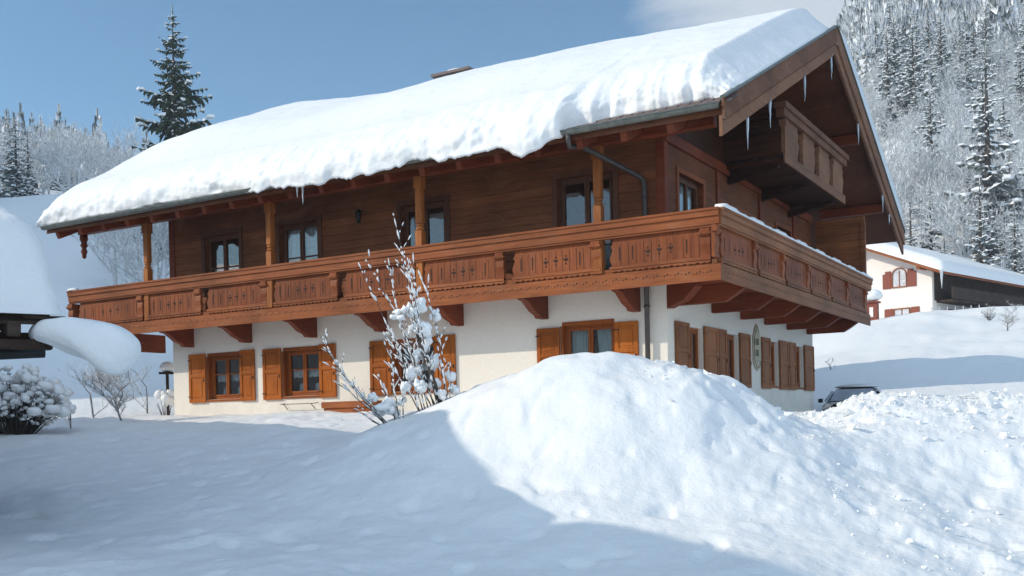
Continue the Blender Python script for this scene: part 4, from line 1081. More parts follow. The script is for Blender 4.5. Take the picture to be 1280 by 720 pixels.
# broken clods on the ploughed berm and on the slumped side of the mound
def clods():
    rnd = random.Random(12); mb = MB(); P0 = []
    for i in range(2700):
        if rnd.random() < .86: l = rnd.uniform(3.6, 10.5); d = 16.2 + rnd.gauss(-.3, 1.0)
        elif rnd.random() < .3: l = rnd.uniform(1.6, 4.2); d = 14.0 + rnd.gauss(0, 1.1)
        else: l = rnd.uniform(3.4, 8.5); d = rnd.uniform(9.5, 12.5)
        P0.append((d, l, min(.10, .011/(rnd.random()**.6+.05))*rnd.uniform(.6,1.3)))
    xy = np.array([XY(d, l) for d, l, r in P0]); z = height(xy[:,0], xy[:,1])
    for i, (d, l, r) in enumerate(P0):
        c = Vector((xy[i,0], xy[i,1], z[i]+r*.25))
        vs = []
        for k in range(9):
            q = Vector((rnd.gauss(0,1), rnd.gauss(0,1), rnd.gauss(0,1))).normalized()*r*rnd.uniform(.7,1.15); q.z *= .8
            vs.append(c+q)
        bm = bmesh.new()
        for q in vs: bm.verts.new(q)
        ret = bmesh.ops.convex_hull(bm, input=bm.verts)
        bm.verts.index_update(); bm.verts.ensure_lookup_table()
        mb.add([v.co.copy() for v in bm.verts], [[v.index for v in f.verts] for f in bm.faces]); bm.free()
    tag(mb.build('snow_clods', M['ground']), 'loose clods of snow strewn over the ploughed bank and the mound', kind='stuff')
import bmesh
clods()

# ---- plants -------------------------------------------------------
def spruce(rnd, h, rb, whorls, per, nseg, snow=.55, z0=.08, wid=.28, top=.02, fine=1):
    """crown mesh data of a snow-laden spruce: sprays on drooping boughs"""
    mb = MB()
    for w_ in range(whorls):
        f = w_/(whorls-1)
        z = h*(z0+(1-z0)*f)
        rr = rb*((1-f)**.85*(.82+.18*math.sin(w_*1.9)))+h*top*.3
        n = max(4, int(per*(1-.5*f)))
        a0 = rnd.uniform(0, 6.28)
        for k in range(n):
            if rnd.random() < .09: continue
            a = a0+2*math.pi*k/n+rnd.uniform(-.28,.28); L = rr*rnd.uniform(.62,1.18)
            o = Vector((math.cos(a), math.sin(a), 0)); tt = Vector((-math.sin(a), math.cos(a), 0))
            dr = rnd.uniform(.20,.46)*(1-f*.7) - .25*f
            zz = z+rnd.uniform(-.4,.4)*h/whorls
            pts = []
            for s_ in range(nseg+1):
                q = s_/nseg
                pts.append(o*L*q + Vector((0,0,zz - L*dr*math.sin(q*1.9)*.9 + L*.10*q*q)))
            for s_ in range(nseg):
                q = (s_+.5)/nseg; p0, p1 = pts[s_], pts[s_+1]
                wd = L*wid*(1.15-q)*rnd.uniform(.7,1.25)*(.45+.9*min(1,q*3))
                for sg_ in (-1, 1):
                    if rnd.random() < .08: continue
                    tip = (p0+p1)/2 + tt*sg_*wd + o*wd*.55 + Vector((0,0,-wd*rnd.uniform(.15,.75)))
                    mb.add([p0, p1 + o*.02, tip + o*wd*.15, tip - o*wd*.22], [(0,1,2,3)], 0)
                    hang = tip + Vector((rnd.uniform(-.1,.1)*wd, rnd.uniform(-.1,.1)*wd, -wd*rnd.uniform(.3,.8)))
                    mb.add([p0*.5+p1*.5, tip, hang], [(0,1,2)], 0)
                    if rnd.random() < snow:
                        c = (p0+p1)/2; lift = Vector((0,0,.035*L+.02)); 
                        k1 = rnd.uniform(.55,.95)
                        mb.add([p0+lift*.8, p1+lift*.8, c+(tip-c)*k1+lift*.5+o*wd*.1, c+(tip-c)*k1+lift*.5-o*wd*.15, c+(tip-c)*.5+lift*1.9], [(0,1,4),(1,2,4),(2,3,4),(3,0,4)], 1)
            if rnd.random() < snow:   # pillow at the bough tip
                e = pts[-1]; w2 = L*.10+.03
                mb.blob((e.x-o.x*w2*.5, e.y-o.y*w2*.5, e.z+w2*.2), (w2*1.2,w2*1.2,w2*.5), rnd.randint(0,999), 5, 1, amp=.3)
    e = h*1.0
    mb.add([(-.03*h*.3,0,h*.94),(.03*h*.3,0,h*.94),(0,0,h*1.035)], [(0,1,2)], 0)
    mb.add([(0,-.03*h*.3,h*.94),(0,.03*h*.3,h*.94),(0,0,h*1.03)], [(0,1,2)], 1)
    return mb
def trunk(h, r):
    mb = MB(); mb.tube([(0,0,-1.0),(0,0,h*.4),(0,0,h*.97)], [r*1.1,r*.7,r*.08], 6); return mb

def twigs(rnd, h, spread, levels, kids, rad, snow=.7, lean=(0,0), droop=0, sides=3):
    """bare tree: recursive limbs. returns (bark MB, snow MB)"""
    bk, sn = MB(), MB()
    def grow(p, d, L, r, lv):
        n = 3; pts = [p]; dd = d.copy()
        for i in range(n):
            dd = (dd + Vector((rnd.uniform(-.16,.16), rnd.uniform(-.16,.16), rnd.uniform(-.08,.12) - droop*(levels-lv)*.12))).normalized()
            pts.append(pts[-1] + dd*L/n)
        rr = [r*(1-.5*i/n) for i in range(n+1)]
        if lv >= 2: bk.tube(pts, rr, 5 if r > .06 else sides, cap=False)
        else:
            s_ = Vector((rnd.uniform(-1,1), rnd.uniform(-1,1), rnd.uniform(-.2,.2))).normalized()
            for i in range(n): bk.add([pts[i]-s_*rr[i], pts[i]+s_*rr[i], pts[i+1]+s_*rr[i+1], pts[i+1]-s_*rr[i+1]], [(0,1,2,3)])
        for i in range(n):          # snow lying along the twig
            if rnd.random() < snow:
                a, b = pts[i], pts[i+1]; w_ = max(r*.9, rad*.10)*rnd.uniform(.9,1.6); u_ = Vector((0,0,w_*.8))
                sdv = (b-a).cross(Vector((0,0,1))); 
                if sdv.length < 1e-4: sdv = Vector((1,0,0))
                sdv = sdv.normalized()*w_
                sn.add([a-sdv, b-sdv*.8, b+sdv*.8, a+sdv, (a+b)/2+u_*1.6], [(0,1,4),(1,2,4),(2,3,4),(3,0,4)])
        if lv > 0:
            for k in range(kids):
                i = rnd.randint(1, n); a = rnd.uniform(0, 6.28)
                t_ = Vector((math.cos(a), math.sin(a), rnd.uniform(-.1,.5)))
                nd = (dd*rnd.uniform(.7,1.1) + t_*spread).normalized()
                grow(pts[i], nd, L*rnd.uniform(.52,.74), r*.55, lv-1)
    grow(Vector((0,0,-.3)), Vector((lean[0], lean[1], 1)).normalized(), h*.42, rad, levels)
    return bk, sn

def merged(bk, sn):
    n = len(bk.v); bk.m = [0]*len(bk.f)
    bk.v += sn.v; bk.f += [[n+i for i in f] for f in sn.f]; bk.m += [1]*len(sn.f)
    return bk
# prototypes ---------------------------------------------------------
def tree_proto(name, kind, seed):
    rnd = random.Random(seed)
    root = bpy.data.objects.new(name, None); link(root); root['category'] = 'tree'
    if kind == 'spruce':
        h = 10.0
        trunk(h, .22).build('trunk', M['bark'], root)
        spruce(rnd, h, 2.5 if seed % 2 else 2.0, 17, 9, 3, snow=.97).build('crown', [M['spruce_far'], M['snow_tree']], root)
    elif kind == 'frost':
        h = 10.0
        bk, sn = twigs(rnd, h, .80, 4, 5, .13, snow=.40)
        trunk(h*.5, .12).build('trunk', M['frost_dark'], root)
        merged(bk, sn).build('crown', [M['frost_dark'], M['snow_tree']], root)
    return root
SP = [tree_proto('spruce_tree', 'spruce', 100+i) for i in range(5)]
FR = [tree_proto('frosted_tree', 'frost', 200+i) for i in range(4)]

def place(proto, d, l, s, label, cat, group, sz=1.0, used=set()):
    x, y = XY(d, l)
    o = proto if proto.name not in used else copy_tree(proto)
    used.add(proto.name)
    o.location = (x, y, gz(x, y)-.2); o.rotation_euler.z = random.uniform(0, 6.28); o.scale = (s, s, s*sz)
    tag(o, label, cat, group); return o

# hero spruce behind the roof
rnd = random.Random(5)
x, y = XY(90, -28.5)
hz_ = gz(x, y); H = 36.1-hz_
hs = empty('spruce_tree', (x, y, hz_), 'tall dark spruce standing alone behind the left half of the chalet roof', 'tree')
trunk(H, .35).build('trunk', M['bark'], hs)
spruce(rnd, H, 6.1, 29, 12, 7, snow=.42, z0=.1, wid=.26).build('crown', [M['spruce'], M['snow_tree']], hs)

random.seed(11)
# mountainside on the right: spruces and rimed broadleaf trees
cnt = 0
spots = []
tries = 0
while len(spots) < 285 and tries < 30000:
    tries += 1
    q = random.uniform(.275, .53); d = 86+ (1-random.random()**.6)*125
    d = 87 + random.random()**1.5*115
    if d < 100 and q < .30: continue
    l = q*d
    mind = 2.6 if d < 120 else 3.2
    if any((d-a)**2+(l-b)**2 < mind**2 for a, b in spots): continue
    spots.append((d, l))
spots.sort()
for i, (d, l) in enumerate(spots):
    n_ = float(noise2(np.array([d*.035+3]), np.array([l*.05]))[0])
    if random.random() < .42 + 1.0*n_:
        s = random.choice((random.uniform(.6, 1.0), random.uniform(.9, 1.5)))
        place(random.choice(SP), d, l, s*(1.3 if l/d > .47 and d > 110 and random.random() < .3 else 1), 'snow-laden spruce among the forest on the mountainside behind the white house', 'tree', 'spruces on the mountainside')
    else:
        place(random.choice(FR), d, l, random.uniform(.8,1.2), 'rimed leafless tree in the forest on the mountainside behind the white house', 'tree', 'leafless trees on the mountainside')
big = place(SP[1], 98, 98*.462, 2.0, 'tallest spruce, brownish and less snowy, rising at the right picture edge', 'tree', None)
# left: frosted grove below the hazy wood
spl = []
for i in range(4000):
    if len(spl) >= 70: break
    q = random.uniform(-.53, -.335); d = random.uniform(108, 165); l = q*d
    if any((d-a)**2+(l-b)**2 < 3**2 for a, b in spl): continue
    spl.append((d, l))
for d, l in spl:
    if random.random() < .8: place(random.choice(FR), d, l, random.uniform(.8,1.25), 'frosted leafless tree in the grove left of the chalet roof', 'tree', 'frosted trees left of the roof')
    else: place(random.choice(SP), d, l, random.uniform(.7,1.1), 'small snowy spruce in the grove left of the chalet roof', 'tree', 'small spruces left of the roof')
for i, (u, d) in enumerate(((150,66),(163,70),(172,64),(181,74),(190,67),(203,72),(212,66),(140,78),(197,60))):
    o = place(FR[i % 4], d, (u-640)/1300*d, random.uniform(.85,1.1), 'frosted birch seen between the left balcony post and the roof', 'tree', 'birches behind the left end of the balcony')

# far wood: one mass
def far_wood(name, label, regions, n, seed, mat2):
    rnd = random.Random(seed); protos = []
    for k in range(6):
        mb = MB()
        r_ = random.Random(k+50)
        hh = r_.uniform(8.5, 11)
        for w_ in range(12):
            f_ = w_/11; z = 1.0+f_*(hh-1.6); rr = 2.1*(1-f_)**.9+.12
            n_ = 6 if f_ < .7 else 4; a0 = r_.uniform(0,6)
            for j in range(n_):
                a = a0+j*6.283/n_+r_.uniform(-.3,.3); L = rr*r_.uniform(.55,1.25)
                p = Vector((0,0,z+.5)); e = Vector((math.cos(a)*L, math.sin(a)*L, z-.30*L)); t_ = Vector((-math.sin(a), math.cos(a), 0))*L*.26
                mi = 1 if r_.random() < .6 else 0
                mb.add([p, e+t_-Vector((0,0,.25)), e*1.1, e-t_-Vector((0,0,.25))], [(0,1,2),(0,2,3)], mi)
        mb.add([(-.12,0,hh-1),(.12,0,hh-1),(0,0,hh+.3)], [(0,1,2)], 1); mb.add([(0,-.12,hh-1),(0,.12,hh-1),(0,0,hh+.3)], [(0,1,2)], 0)
        protos.append((np.array(mb.v), np.array([list(f) for f in mb.f]), np.array(mb.m)))
    for k in range(4):
        mb = MB(); r_ = random.Random(k+80)
        for w_ in range(170):
            a = r_.uniform(0,6.28); el = r_.uniform(-.1,1.4); R_ = r_.uniform(.5,1)*3.0
            c = Vector((math.cos(a)*math.cos(el)*R_, math.sin(a)*math.cos(el)*R_, 4.2+math.sin(el)*R_*1.5))
            dd = (c-Vector((0,0,2.5))).normalized()*r_.uniform(.6,1.4); t_ = Vector((r_.uniform(-1,1), r_.uniform(-1,1), r_.uniform(-1,1))).normalized()*.09
            mb.add([c-t_, c+t_, c+dd], [(0,1,2)], 2 if r_.random() < .6 else 3)
        protos.append((np.array(mb.v), np.array([list(f) for f in mb.f]), np.array(mb.m)))
    V, F, Mi = [], [], []; off = 0
    for i in range(n):
        q0, q1, d0, d1, ps = regions[rnd.randint(0, len(regions)-1)]
        q = rnd.uniform(q0, q1); d = d0+(d1-d0)*rnd.random()**.8; l = q*d
        x, y = XY(d, l); z = gz(x, y)
        v, f, m_ = protos[rnd.randint(0,5) if rnd.random() < ps else rnd.randint(6,9)]
        s = rnd.uniform(.8,1.5); a = rnd.uniform(0,6.28); ca, sa = math.cos(a)*s, math.sin(a)*s
        vv = np.stack([v[:,0]*ca-v[:,1]*sa+x, v[:,0]*sa+v[:,1]*ca+y, v[:,2]*s+z-.3], -1)
        V.append(vv); F.append(f+off); Mi.append(m_); off += len(v)
    V = np.concatenate(V); F = np.concatenate(F); Mi = np.concatenate(Mi)
    me = bpy.data.meshes.new(name)
    me.vertices.add(len(V)); me.vertices.foreach_set('co', V.ravel()); me.loops.add(F.size); me.loops.foreach_set('vertex_index', F.ravel())
    me.polygons.add(len(F)); me.polygons.foreach_set('loop_start', np.arange(0, F.size, 3)); me.polygons.foreach_set('loop_total', np.full(len(F), 3))
    for q in (M['spruce_far'], M['snow_tree'], M['frost'], M['frost_dark']): me.materials.append(q)
    me.polygons.foreach_set('material_index', Mi.astype(int)); me.update(calc_edges=True)
    o = bpy.data.objects.new(name, me); link(o)
    tag(o, label, 'forest', kind='stuff')
far_wood('mountain_forest', 'hazy snow-dusted forest covering the upper mountainside at the right', [(.26,.56,175,330,.5),(.26,.56,190,420,.45)], 3400, 4, None)
far_wood('distant_forest', 'blue hazy wood on the hilltop at the far left', [(-.62,-.33,150,330,.55)], 1500, 6, None)

# hero bush in front of the wall
def bush(name, base, label, stems, clumps, cat='bush', group=None, seed=1, rad=.0085, side=18):
    rnd = random.Random(seed)
    root = empty(name, base, label, cat, group)
    bk, sn = MB(), MB()
    for (x0, z0, x1, z1, y1) in stems:
        a = rt*x0 + Vector((0,0,z0)); b = rt*x1 + Vector((0,0,z1)) + Vector((fx,fy,0))*y1
        n = 7; pts = []
        L = (b-a).length; bow = Vector((rnd.uniform(-.05,.05), rnd.uniform(-.05,.05), 0))*L
        for i in range(n+1):
            f = i/n; pts.append(a+(b-a)*f + bow*math.sin(f*3.14) + Vector((rnd.uniform(-.008,.008),)*3))
        bk.tube(pts, [rad*1.3*(1-.7*i/n) for i in range(n+1)], 5, cap=False)
        def clad(p, q, r_):
            m_ = max(2, int((q-p).length/.035))
            k = 0
            while k < m_:
                if rnd.random() < .62:
                    ln = rnd.randint(1,4); c0 = p+(q-p)*(k/m_); c1 = p+(q-p)*min(1,(k+ln)/m_)
                    rr = r_*rnd.uniform(.7,1.6)
                    sn.tube([c0, (c0+c1)/2+Vector((0,0,rr*.6)), c1], [rr*.4, rr, rr*.35], 5)
                    k += ln
                k += 1
        for i in range(n): clad(pts[i]+Vector((0,0,.008)), pts[i+1]+Vector((0,0,.008)), .0115)
        for j in range(max(2, int(L*6))):        # short side twigs
            f = rnd.uniform(.2,.95); p = a+(b-a)*f + bow*math.sin(f*3.14)
            dd = ((b-a).normalized()*rnd.uniform(.6,1.1) + rt*rnd.uniform(-.55,.55) + Vector((fx,fy,0))*rnd.uniform(-.5,.5)).normalized()*rnd.uniform(.10,.36)
            bk.tube([p, p+dd], [.005,.003], 4, cap=False); clad(p, p+dd, .010)
    for (cx, cz, r, fl) in clumps:
        c = rt*cx + Vector((0,0,cz)) + Vector((fx,fy,0))*rnd.uniform(-.12,.12)
        for k in range(8):
            o_ = Vector((rnd.uniform(-1,1), rnd.uniform(-1,1), rnd.uniform(-1,1)))*r*.55
            rr = r*rnd.uniform(.25,.62)
            sn.blob(tuple(c+o_), (rr*rnd.uniform(.7,1.3), rr*rnd.uniform(.7,1.2), rr*fl*rnd.uniform(.7,1.2)), rnd.randint(0,9999), 12, amp=.42)
    merged(bk, sn).build('branches', [M['bark'], M['snow_tree']], root, smooth=True)
    return root
px = .01155
def S_(u, v): return ((u-540)*px, (490-v)*px)
stems = []
for (u0,v0,u1,v1,y1) in ((545,492,447,306,.3),(545,490,456,303,.1),(548,488,497,252,-.1),(548,488,487,312,.25),(550,488,505,300,-.2),(552,488,512,305,.2),(552,487,520,305,-.1),
     (556,480,528,330,.1),(532,498,478,400,.2),(532,498,483,415,-.1),(530,500,490,395,.1),(534,495,505,400,0),(536,495,520,405,.15),(560,492,548,420,0),(565,490,560,440,.1),
     (489,512,401,404,.2),(489,512,412,420,-.2),(492,514,425,462,.1),(494,512,428,450,-.1),(490,512,440,495,.1),(498,508,470,450,.1),(500,508,490,440,0),(503,508,508,430,.1)):
    a = S_(u0,v0); b = S_(u1,v1); stems.append((a[0],a[1]-.15,b[0],b[1],y1))
clumps = []
for (u,v,r,fl) in ((510,375,.15,.9),(523,372,.19,.95),(500,380,.12,.8),(547,379,.13,.9),(530,395,.16,1.1),(515,398,.10,.9),(535,415,.12,1.4),(541,440,.11,1.5),(522,430,.12,1.2),(518,452,.13,1.3),(528,468,.13,1.2),
     (545,465,.10,1.3),(562,455,.11,1.4),(567,475,.10,1.2),(507,470,.10,1.1),(478,492,.22,.8),(465,480,.12,1),(490,500,.16,.7),(500,488,.10,1),(553,482,.12,.9)):
    a = S_(u,v); clumps.append((a[0],a[1],r*.80,fl))
bx_, by_ = -.67, -7.25
bush('bush', (bx_, by_, .24), 'snow-clad bare bush with long straight shoots in front of the chalet wall', stems, clumps, seed=3)
t = MB(); t.tube([S_(556,490)[0]*rt+Vector((0,0,-.2)), S_(530,425)[0]*rt+Vector((0,0,S_(530,425)[1])), S_(520,395)[0]*rt+Vector((0,0,S_(520,395)[1]))], [.035,.03,.015], 6)
o = t.build('stem', M['bark'], bpy.data.objects['bush'])

# small frosted trees and shrubs left of the house
def small_tree(name, u, v, d, h, label, cat, seed, spread=.8, levels=3, kids=4, rad=.03, snow=.8, group=None):
    x, y = XY(d, (u-640)/1300*d)
    rnd = random.Random(seed); root = empty(name, (x, y, gz(x, y)), label, cat, group)
    bk, sn = twigs(rnd, h, spread, levels, kids, rad, snow=snow)
    merged(bk, sn).build('branches', [M['rime_bark'], M['snow_tree']], root)
    return root
small_tree('fruit_tree', 155, 515, 25, 2.1, 'small frosted tree in the snow left of the white wall', 'tree', 4, spread=.95, levels=4, kids=6, rad=.035, snow=.95)
small_tree('shrub', 88, 528, 23, 1.6, 'thin upright frosted sapling between the big snowy bush and the small tree', 'shrub', 8, spread=.5, levels=3, kids=3, rad=.018)
small_tree('shrub', 118, 500, 30, 2.4, 'loose frosted shrub behind the small tree', 'shrub', 9, spread=.9, levels=4, kids=3, rad=.03)
small_tree('shrub', 185, 470, 34, 2.8, 'frosted shrub just left of the lantern post by the house corner', 'shrub', 10, spread=.9, levels=4, kids=3, rad=.03)
small_tree('fruit_tree', 1040, 433, 45, 1.15, 'little forked bare tree on the lit snow bank right of the chalet', 'tree', 12, spread=1.0, levels=2, kids=3, rad=.05, snow=.5)
small_tree('shrub', 1262, 430, 56, 2.3, 'dense frosted bush on the snow bank at the right picture edge', 'shrub', 13, spread=1.1, levels=4, kids=5, rad=.05)
small_tree('shrub', 1240, 412, 62, 1.8, 'low frosted bush in front of the white house terrace', 'shrub', 14, spread=1.1, levels=4, kids=5, rad=.045)
def lump_bush(u, d, w_, h, label, seed):
    x, y = XY(d, (u-640)/1300*d); rnd = random.Random(seed); z = gz(x, y)
    root = empty('bush', (x, y, z), label, 'bush')
    bk, sn = MB(), MB()
    for i in range(210):
        a = rnd.uniform(0,6.28); r = w_*rnd.random()**.6; tz = h*(1-.45*(r/w_)**2)*rnd.uniform(.45,1)
        e = Vector((math.cos(a)*r, math.sin(a)*r, tz)); b0 = Vector((math.cos(a)*r*.25, math.sin(a)*r*.25, -.1))
        bk.tube([b0, (b0+e)/2+Vector((0,0,h*.08)), e], [.012,.009,.004], 4, cap=False)
        rr = rnd.uniform(.04,.13)
        sn.blob((e.x, e.y, e.z), (rr*rnd.uniform(1,1.5), rr*rnd.uniform(1,1.5), rr*.8), rnd.randint(0,9999), 7, amp=.3)
        for k in range(2):
            q = b0+(e-b0)*rnd.uniform(.4,.9)+Vector((rnd.uniform(-.1,.1),rnd.uniform(-.1,.1),.05)); rr = rnd.uniform(.025,.06)
            sn.blob(tuple(q), (rr*1.4,rr*1.3,rr*.8), rnd.randint(0,9999), 6, amp=.3)
    merged(bk, sn).build('branches', [M['bark'], M['snow_tree']], root, smooth=True)
lump_bush(20, 22, 1.15, 1.45, 'wide bush weighed down with snow clumps at the left picture edge', 3)
# snow capped lantern post and shrub by the house corner
x, y = XY(29.2, (211-640)/1300*29.2)
lp = empty('garden_post', (x, y, gz(x,y)), 'dark garden post with a round snow cap at the left house corner', 'post')
t = MB(); t.tube([(0,0,-.2),(0,0,1.25)], .045, 8); t.box(-.16,.16,-.16,.16,1.2,1.26); t.build('post', M['dark_wood'], lp)
t = MB(); t.blob((0,0,1.36), (.20,.20,.20), 2, 14, amp=.05, flat=.5); t.build('snow_cap', M['snow_tree'], lp, smooth=True)
x, y = XY(28.6, (208-640)/1300*28.6)
t = MB(); rnd = random.Random(4)
sb_ = empty('shrub', (x, y, gz(x,y)), 'knee-high snow-capped shrub beside the garden post', 'shrub')
for k in range(14):
    e = (rnd.uniform(-.2,.2), rnd.uniform(-.2,.2), rnd.uniform(.2,.62)); t.tube([(e[0]*.3,e[1]*.3,-.1), e], [.012,.005], 4)
t.build('branches', M['bark'], sb_)
t = MB()
for k in range(9):
    t.blob((rnd.uniform(-.17,.17), rnd.uniform(-.17,.17), rnd.uniform(.3,.62)), rnd.uniform(.07,.15), rnd.randint(0,99), 9, amp=.2)
t.build('snow', M['snow_tree'], sb_, smooth=True)

# ---- white house on the slope to the right
HB = Vector((-4.35, 60.5, 0)); h1 = Vector((-.96, .28, 0)).normalized(); h2 = Vector((.28, .96, 0)).normalized()
wh = empty('white_house', tuple(HB+Vector((0,0,5.8))), 'white house with red-brown shutters and thick roof snow on the slope at the right', 'house')
def HP(a, b, z): return HB + h1*a + h2*b + Vector((0,0,z))
def hb(mb, a0, a1, b0, b1, z0, z1, mi=0):
    v = [HP(a0,b0,z0),HP(a1,b0,z0),HP(a1,b1,z0),HP(a0,b1,z0),HP(a0,b0,z1),HP(a1,b0,z1),HP(a1,b1,z1),HP(a0,b1,z1)]
    mb.add(v, [(3,2,1,0),(4,5,6,7),(0,1,5,4),(1,2,6,5),(2,3,7,6),(3,0,4,7)], mi)
def PW(mb, name, mat, parent=None, **kw):
    o = mb.build(name, mat, parent or wh, **kw)
    if parent is None: o.matrix_parent_inverse = Matrix.Translation(wh.location).inverted()
    return o
WW, WD, ZE = 11.0, 24.0, 10.25
t = MB(); hb(t, 0, WW, 0, WD, 5.0, ZE)
rg = lambda a: ZE+.15+.42*min(a, WW-a)
t.add([HP(0,0,ZE),HP(WW,0,ZE),HP(WW/2,0,rg(WW/2))], [(0,1,2)]); t.add([HP(0,WD,ZE),HP(WW,WD,ZE),HP(WW/2,WD,rg(WW/2))], [(2,1,0)])
PW(t, 'wall', M['plaster2'])
t = MB(); hb(t, -.03, -.002, .3, WD, 8.0, ZE+.05); PW(t, 'timber_wall', M['dark_wood'])
t = MB()
for sg_ in (0, 1):
    aa = [(-1.25, ZE+.15-.42*1.25), (WW/2, rg(WW/2))] if sg_ == 0 else [(WW+1.25, ZE+.15-.42*1.25), (WW/2, rg(WW/2))]
    slab(t, [HP(aa[0][0],-1.3,aa[0][1]),HP(aa[1][0],-1.3,aa[1][1]),HP(aa[1][0],WD+1,aa[1][1]),HP(aa[0][0],WD+1,aa[0][1])], .2)
PW(t, 'roof', M['balc_x'])
for b in (-1.0, 3, 6.5, 10): 
    t = MB(); t.bar(HP(-1.0,b,ZE-.42), HP(.6,b,ZE+.24), .18, .2); PW(t, 'rafter', M['dark_wood'])
t = MB(); hb(t, .35, .6, -1.15, .0, ZE-.05, ZE+.2); PW(t, 'purlin', M['balc_x'])
# side balcony under the eave
t = MB(); hb(t, -1.2, -.03, .6, WD-.5, 7.85, 8.0); hb(t, -1.2, -1.14, .6, WD-.5, 8.05, 8.9); PW(t, 'balcony', M['dark_wood'])
def hwin(a0, a1, z0, z1, arch=False):
    t = MB(); c = (a0+a1)/2
    pts = [(a0,z0),(a1,z0),(a1,z1)] + ([(c+(a1-c)*math.cos(k*math.pi/8), z1+(a1-c)*.9*math.sin(k*math.pi/8)) for k in range(1,8)] if arch else []) + [(a0,z1)]
    t.add([HP(p[0],-.02,p[1]) for p in pts], [tuple(range(len(pts)))[::-1]])
    w_ = PW(t, 'window', M['frost'])
    t = MB(); pr_ = pts
    for i in range(len(pr_)): t.bar(HP(pr_[i][0],-.05,pr_[i][1]), HP(pr_[(i+1)%len(pr_)][0],-.05,pr_[(i+1)%len(pr_)][1]), .07, .09, upv=(h2.x,h2.y,0))
    t.bar(HP(c,-.04,z0), HP(c,-.04,z1+(.3 if arch else 0)), .05, .05, upv=(h2.x,h2.y,0))
    f_ = t.build('frame', M['frame'], w_)
    for s0, s1 in ((a0-.75, a0-.08), (a1+.08, a1+.75)):
        t = MB(); hb(t, s0, s1, -.07, -.015, z0-.05, z1+(.15 if arch else .05))
        if arch: hb(t, s0+(.2 if s0 < a0 else 0), s1-(0 if s0 < a0 else .2), -.07, -.015, z1+.151, z1+.34)
        PW(t, 'shutter', M['brown_sh'], bevel=.02)
hwin(1.9, 3.0, 9.2, 10.1, True); hwin(1.7, 2.9, 6.65, 7.6)
hwin(7.0, 8.1, 9.2, 10.1, True); hwin(7.0, 8.1, 6.65, 7.6)
for b in (2.2, 5.2, 8.5):
    t = MB(); hb(t, -.05, -.004, b, b+1.0, 6.6, 7.5); PW(t, 'window', M['brown_sh'])
def whs(a, b):
    return HP(a, b, (rg(a) if 0 <= a <= WW else ZE+.15-.42*(-a if a < 0 else a-WW))+.01)
snow_sheet('house_snow', whs, -1.45, WW+1.45, -1.42, WD+1.1, .75, 60, 50, 'thick snow on the roof of the white house at the right', edge=.7, seed=21)
o = bpy.data.objects.new('icicle', None); bpy.data.objects.remove(o)
t = MB(); t.tube([(0,0,0),(0,0,-.5),(0,0,-1.3)], [.13,.08,.01], 7); o = t.build('icicle', M['ice'], smooth=True); o.location = HP(-1.33,-1.35,ZE-.35)
tag(o, 'big icicle hanging from the near roof corner of the white house', 'icicle')
# picket fence by the terrace of the white house
t = MB()
fe = empty('fence', tuple(HP(-1.6,-1,6.2)), 'short picket fence poking out of the snow at the corner of the white house', 'fence')
for k in range(7):
    p = HP(-.5-.45*k, -1.2+.25*k, 6.2); t.bar(p, p+Vector((0,0,1.15)), .12, .05)
o = t.build('pickets', M['frost_dark'], fe); o.matrix_parent_inverse = Matrix.Translation(fe.location).inverted()
# snow capped box on a post
x, y = XY(70, (1093-640)/1300*70); z = gz(x, y)
bb = empty('wayside_box', (x, y, z), 'small red-brown box with a big round snow cap left of the white house', 'box')
t = MB(); t.box(-.38,.38,-.3,.3,-.3,1.15); t.box(-.5,.5,-.42,.42,1.15,1.25); t.build('box', M['brown_sh'], bb, bevel=.02)
t = MB(); t.box(-.12,.12,-.33,-.302,.2,.85); t.build('door', M['plaster2'], bb)
t = MB(); t.blob((0,0,1.62), (.68,.6,.48), 6, 16, amp=.06, flat=.75); t.build('snow_cap', M['snow_tree'], bb, smooth=True)

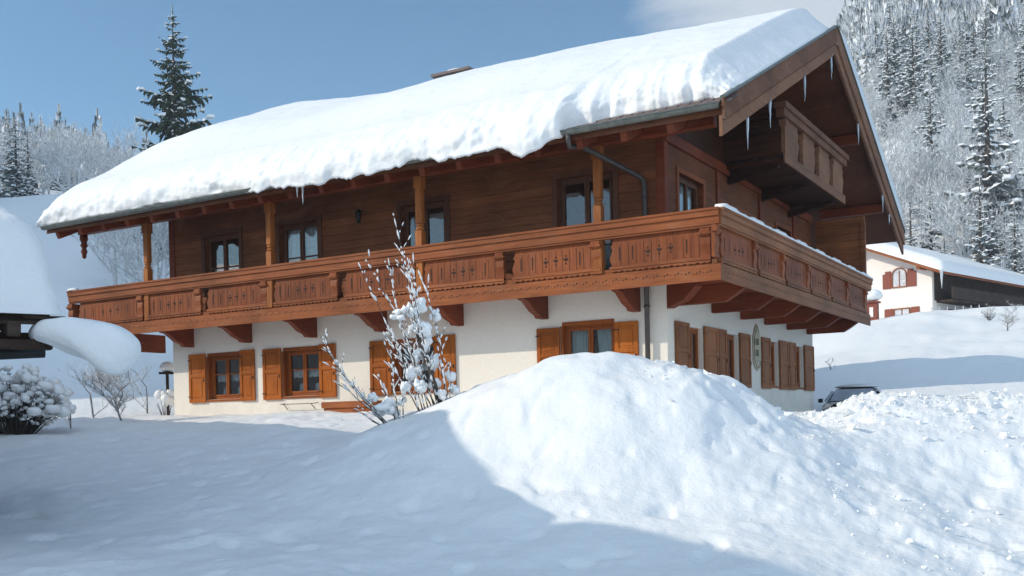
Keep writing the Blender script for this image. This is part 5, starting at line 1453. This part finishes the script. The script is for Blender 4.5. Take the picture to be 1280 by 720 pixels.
# ---- parked car behind the berm (faces the viewer, frosted windscreen)
def car():
    x, y = .75, 12.9; z = gz(x, y)
    z = -.68
    c = empty('parked_car', (x, y, z), 'dark parked car with frosted windscreen half hidden by the snow berm', 'car', rz=R(8))
    secs = [ # y, half width low, half width top, z bottom, z belt, z roof
        (-2.1,.70,.62,.35,.62,.64),(-1.95,.82,.74,.25,.74,.78),(-1.2,.86,.78,.25,.88,.93),(-.85,.87,.78,.25,.92,.98),(-.15,.87,.62,.25,.95,1.38),(.5,.87,.64,.25,.96,1.45),(1.3,.87,.62,.25,.97,1.40),(1.9,.86,.72,.25,.95,1.10),(2.15,.78,.7,.35,.9,.95)]
    n = 10; v = []; f = []
    for (yy, wl, wt, zb, zm, zt) in secs:
        ring = [(-wl*.9,zb),(-wl,zb+.15),(-wl,zm-.05),(-wl*.97,zm),(-wt,zt-.05),(-wt*.85,zt),(wt*.85,zt),(wt,zt-.05),(wl*.97,zm),(wl,zm-.05),(wl,zb+.15),(wl*.9,zb)]
        v += [(a, yy, b) for a, b in ring]
    m_ = 12
    for i in range(len(secs)-1):
        for k in range(m_):
            f.append((i*m_+k, i*m_+(k+1)%m_, (i+1)*m_+(k+1)%m_, (i+1)*m_+k))
    f.append(tuple(range(m_))[::-1]); f.append(tuple(range((len(secs)-1)*m_, len(secs)*m_)))
    mb = MB(); mb.add(v, f); b = mb.build('body', M['car'], c, smooth=True); s_ = b.modifiers.new('s','SUBSURF'); s_.levels = 1; s_.render_levels = 2
    g = MB(); g.add([(-.64,-.86,1.02),(.64,-.86,1.02),(.53,-.24,1.375),(-.53,-.24,1.375)], [(0,1,2,3)]); o = g.build('windscreen', M['car_glass'], c)
    for s in (-1, 1):
        g = MB(); g.add([(s*.865,-.6,1.0),(s*.865,1.5,1.03),(s*.67,1.15,1.34),(s*.67,-.05,1.34)], [(0,1,2,3)]); g.build('side_window', M['glass'], c)
        g = MB(); g.box(min(s*.88,s*1.02), max(s*.88,s*1.02), -.62, -.5, .98, 1.10); g.build('mirror', M['car'], c, bevel=.03)
        g = MB(); g.box(min(s*.5,s*.72), max(s*.5,s*.72), -2.12, -2.05, .52, .66); g.build('headlight', M['ice'], c, bevel=.02)
        for yy in (-1.35, 1.3):
            g = MB(); g.tube([(s*.70,yy,.3),(s*.72,yy,.3),(s*.88,yy,.3),(s*.9,yy,.3)], [.26,.32,.32,.28], 20); wv = g.build('wheel', M['iron'], c, smooth=False)
            g = MB(); g.tube([(s*.895,yy,.3),(s*.912,yy,.3)], [.19,.17], 14); g.build('rim', M['gutter'], wv)
    t = MB(); t.blob((0,.7,1.44), (.66,.95,.10), 8, 18, amp=.06, flat=.2); t.blob((.05,-1.45,.93), (.7,.55,.07), 9, 16, amp=.06, flat=.2)
    tag(t.build('car_snow', M['snow_tree'], smooth=True), 'snow lying on the roof and bonnet of the parked car', 'snow'); bpy.data.objects['car_snow'].location = c.location; bpy.data.objects['car_snow'].rotation_euler.z = R(8)
car()

# ---- cold air over the valley
HAZE = .00038
mt, nt, b = nmat('valley_haze'); nt.nodes.remove(b)
pv = N(nt, 'ShaderNodeVolumePrincipled'); pv.inputs['Density'].default_value = HAZE; pv.inputs['Color'].default_value = (.90,.94,1,1); pv.inputs['Anisotropy'].default_value = .2
nt.links.new(pv.outputs[0], nt.nodes['Material Output'].inputs['Volume'])
t = MB(); t.box(-950, 950, -950, 950, -4, 175); o = t.build('haze', mt); tag(o, kind='stuff')
o['label'] = 'cold valley haze'
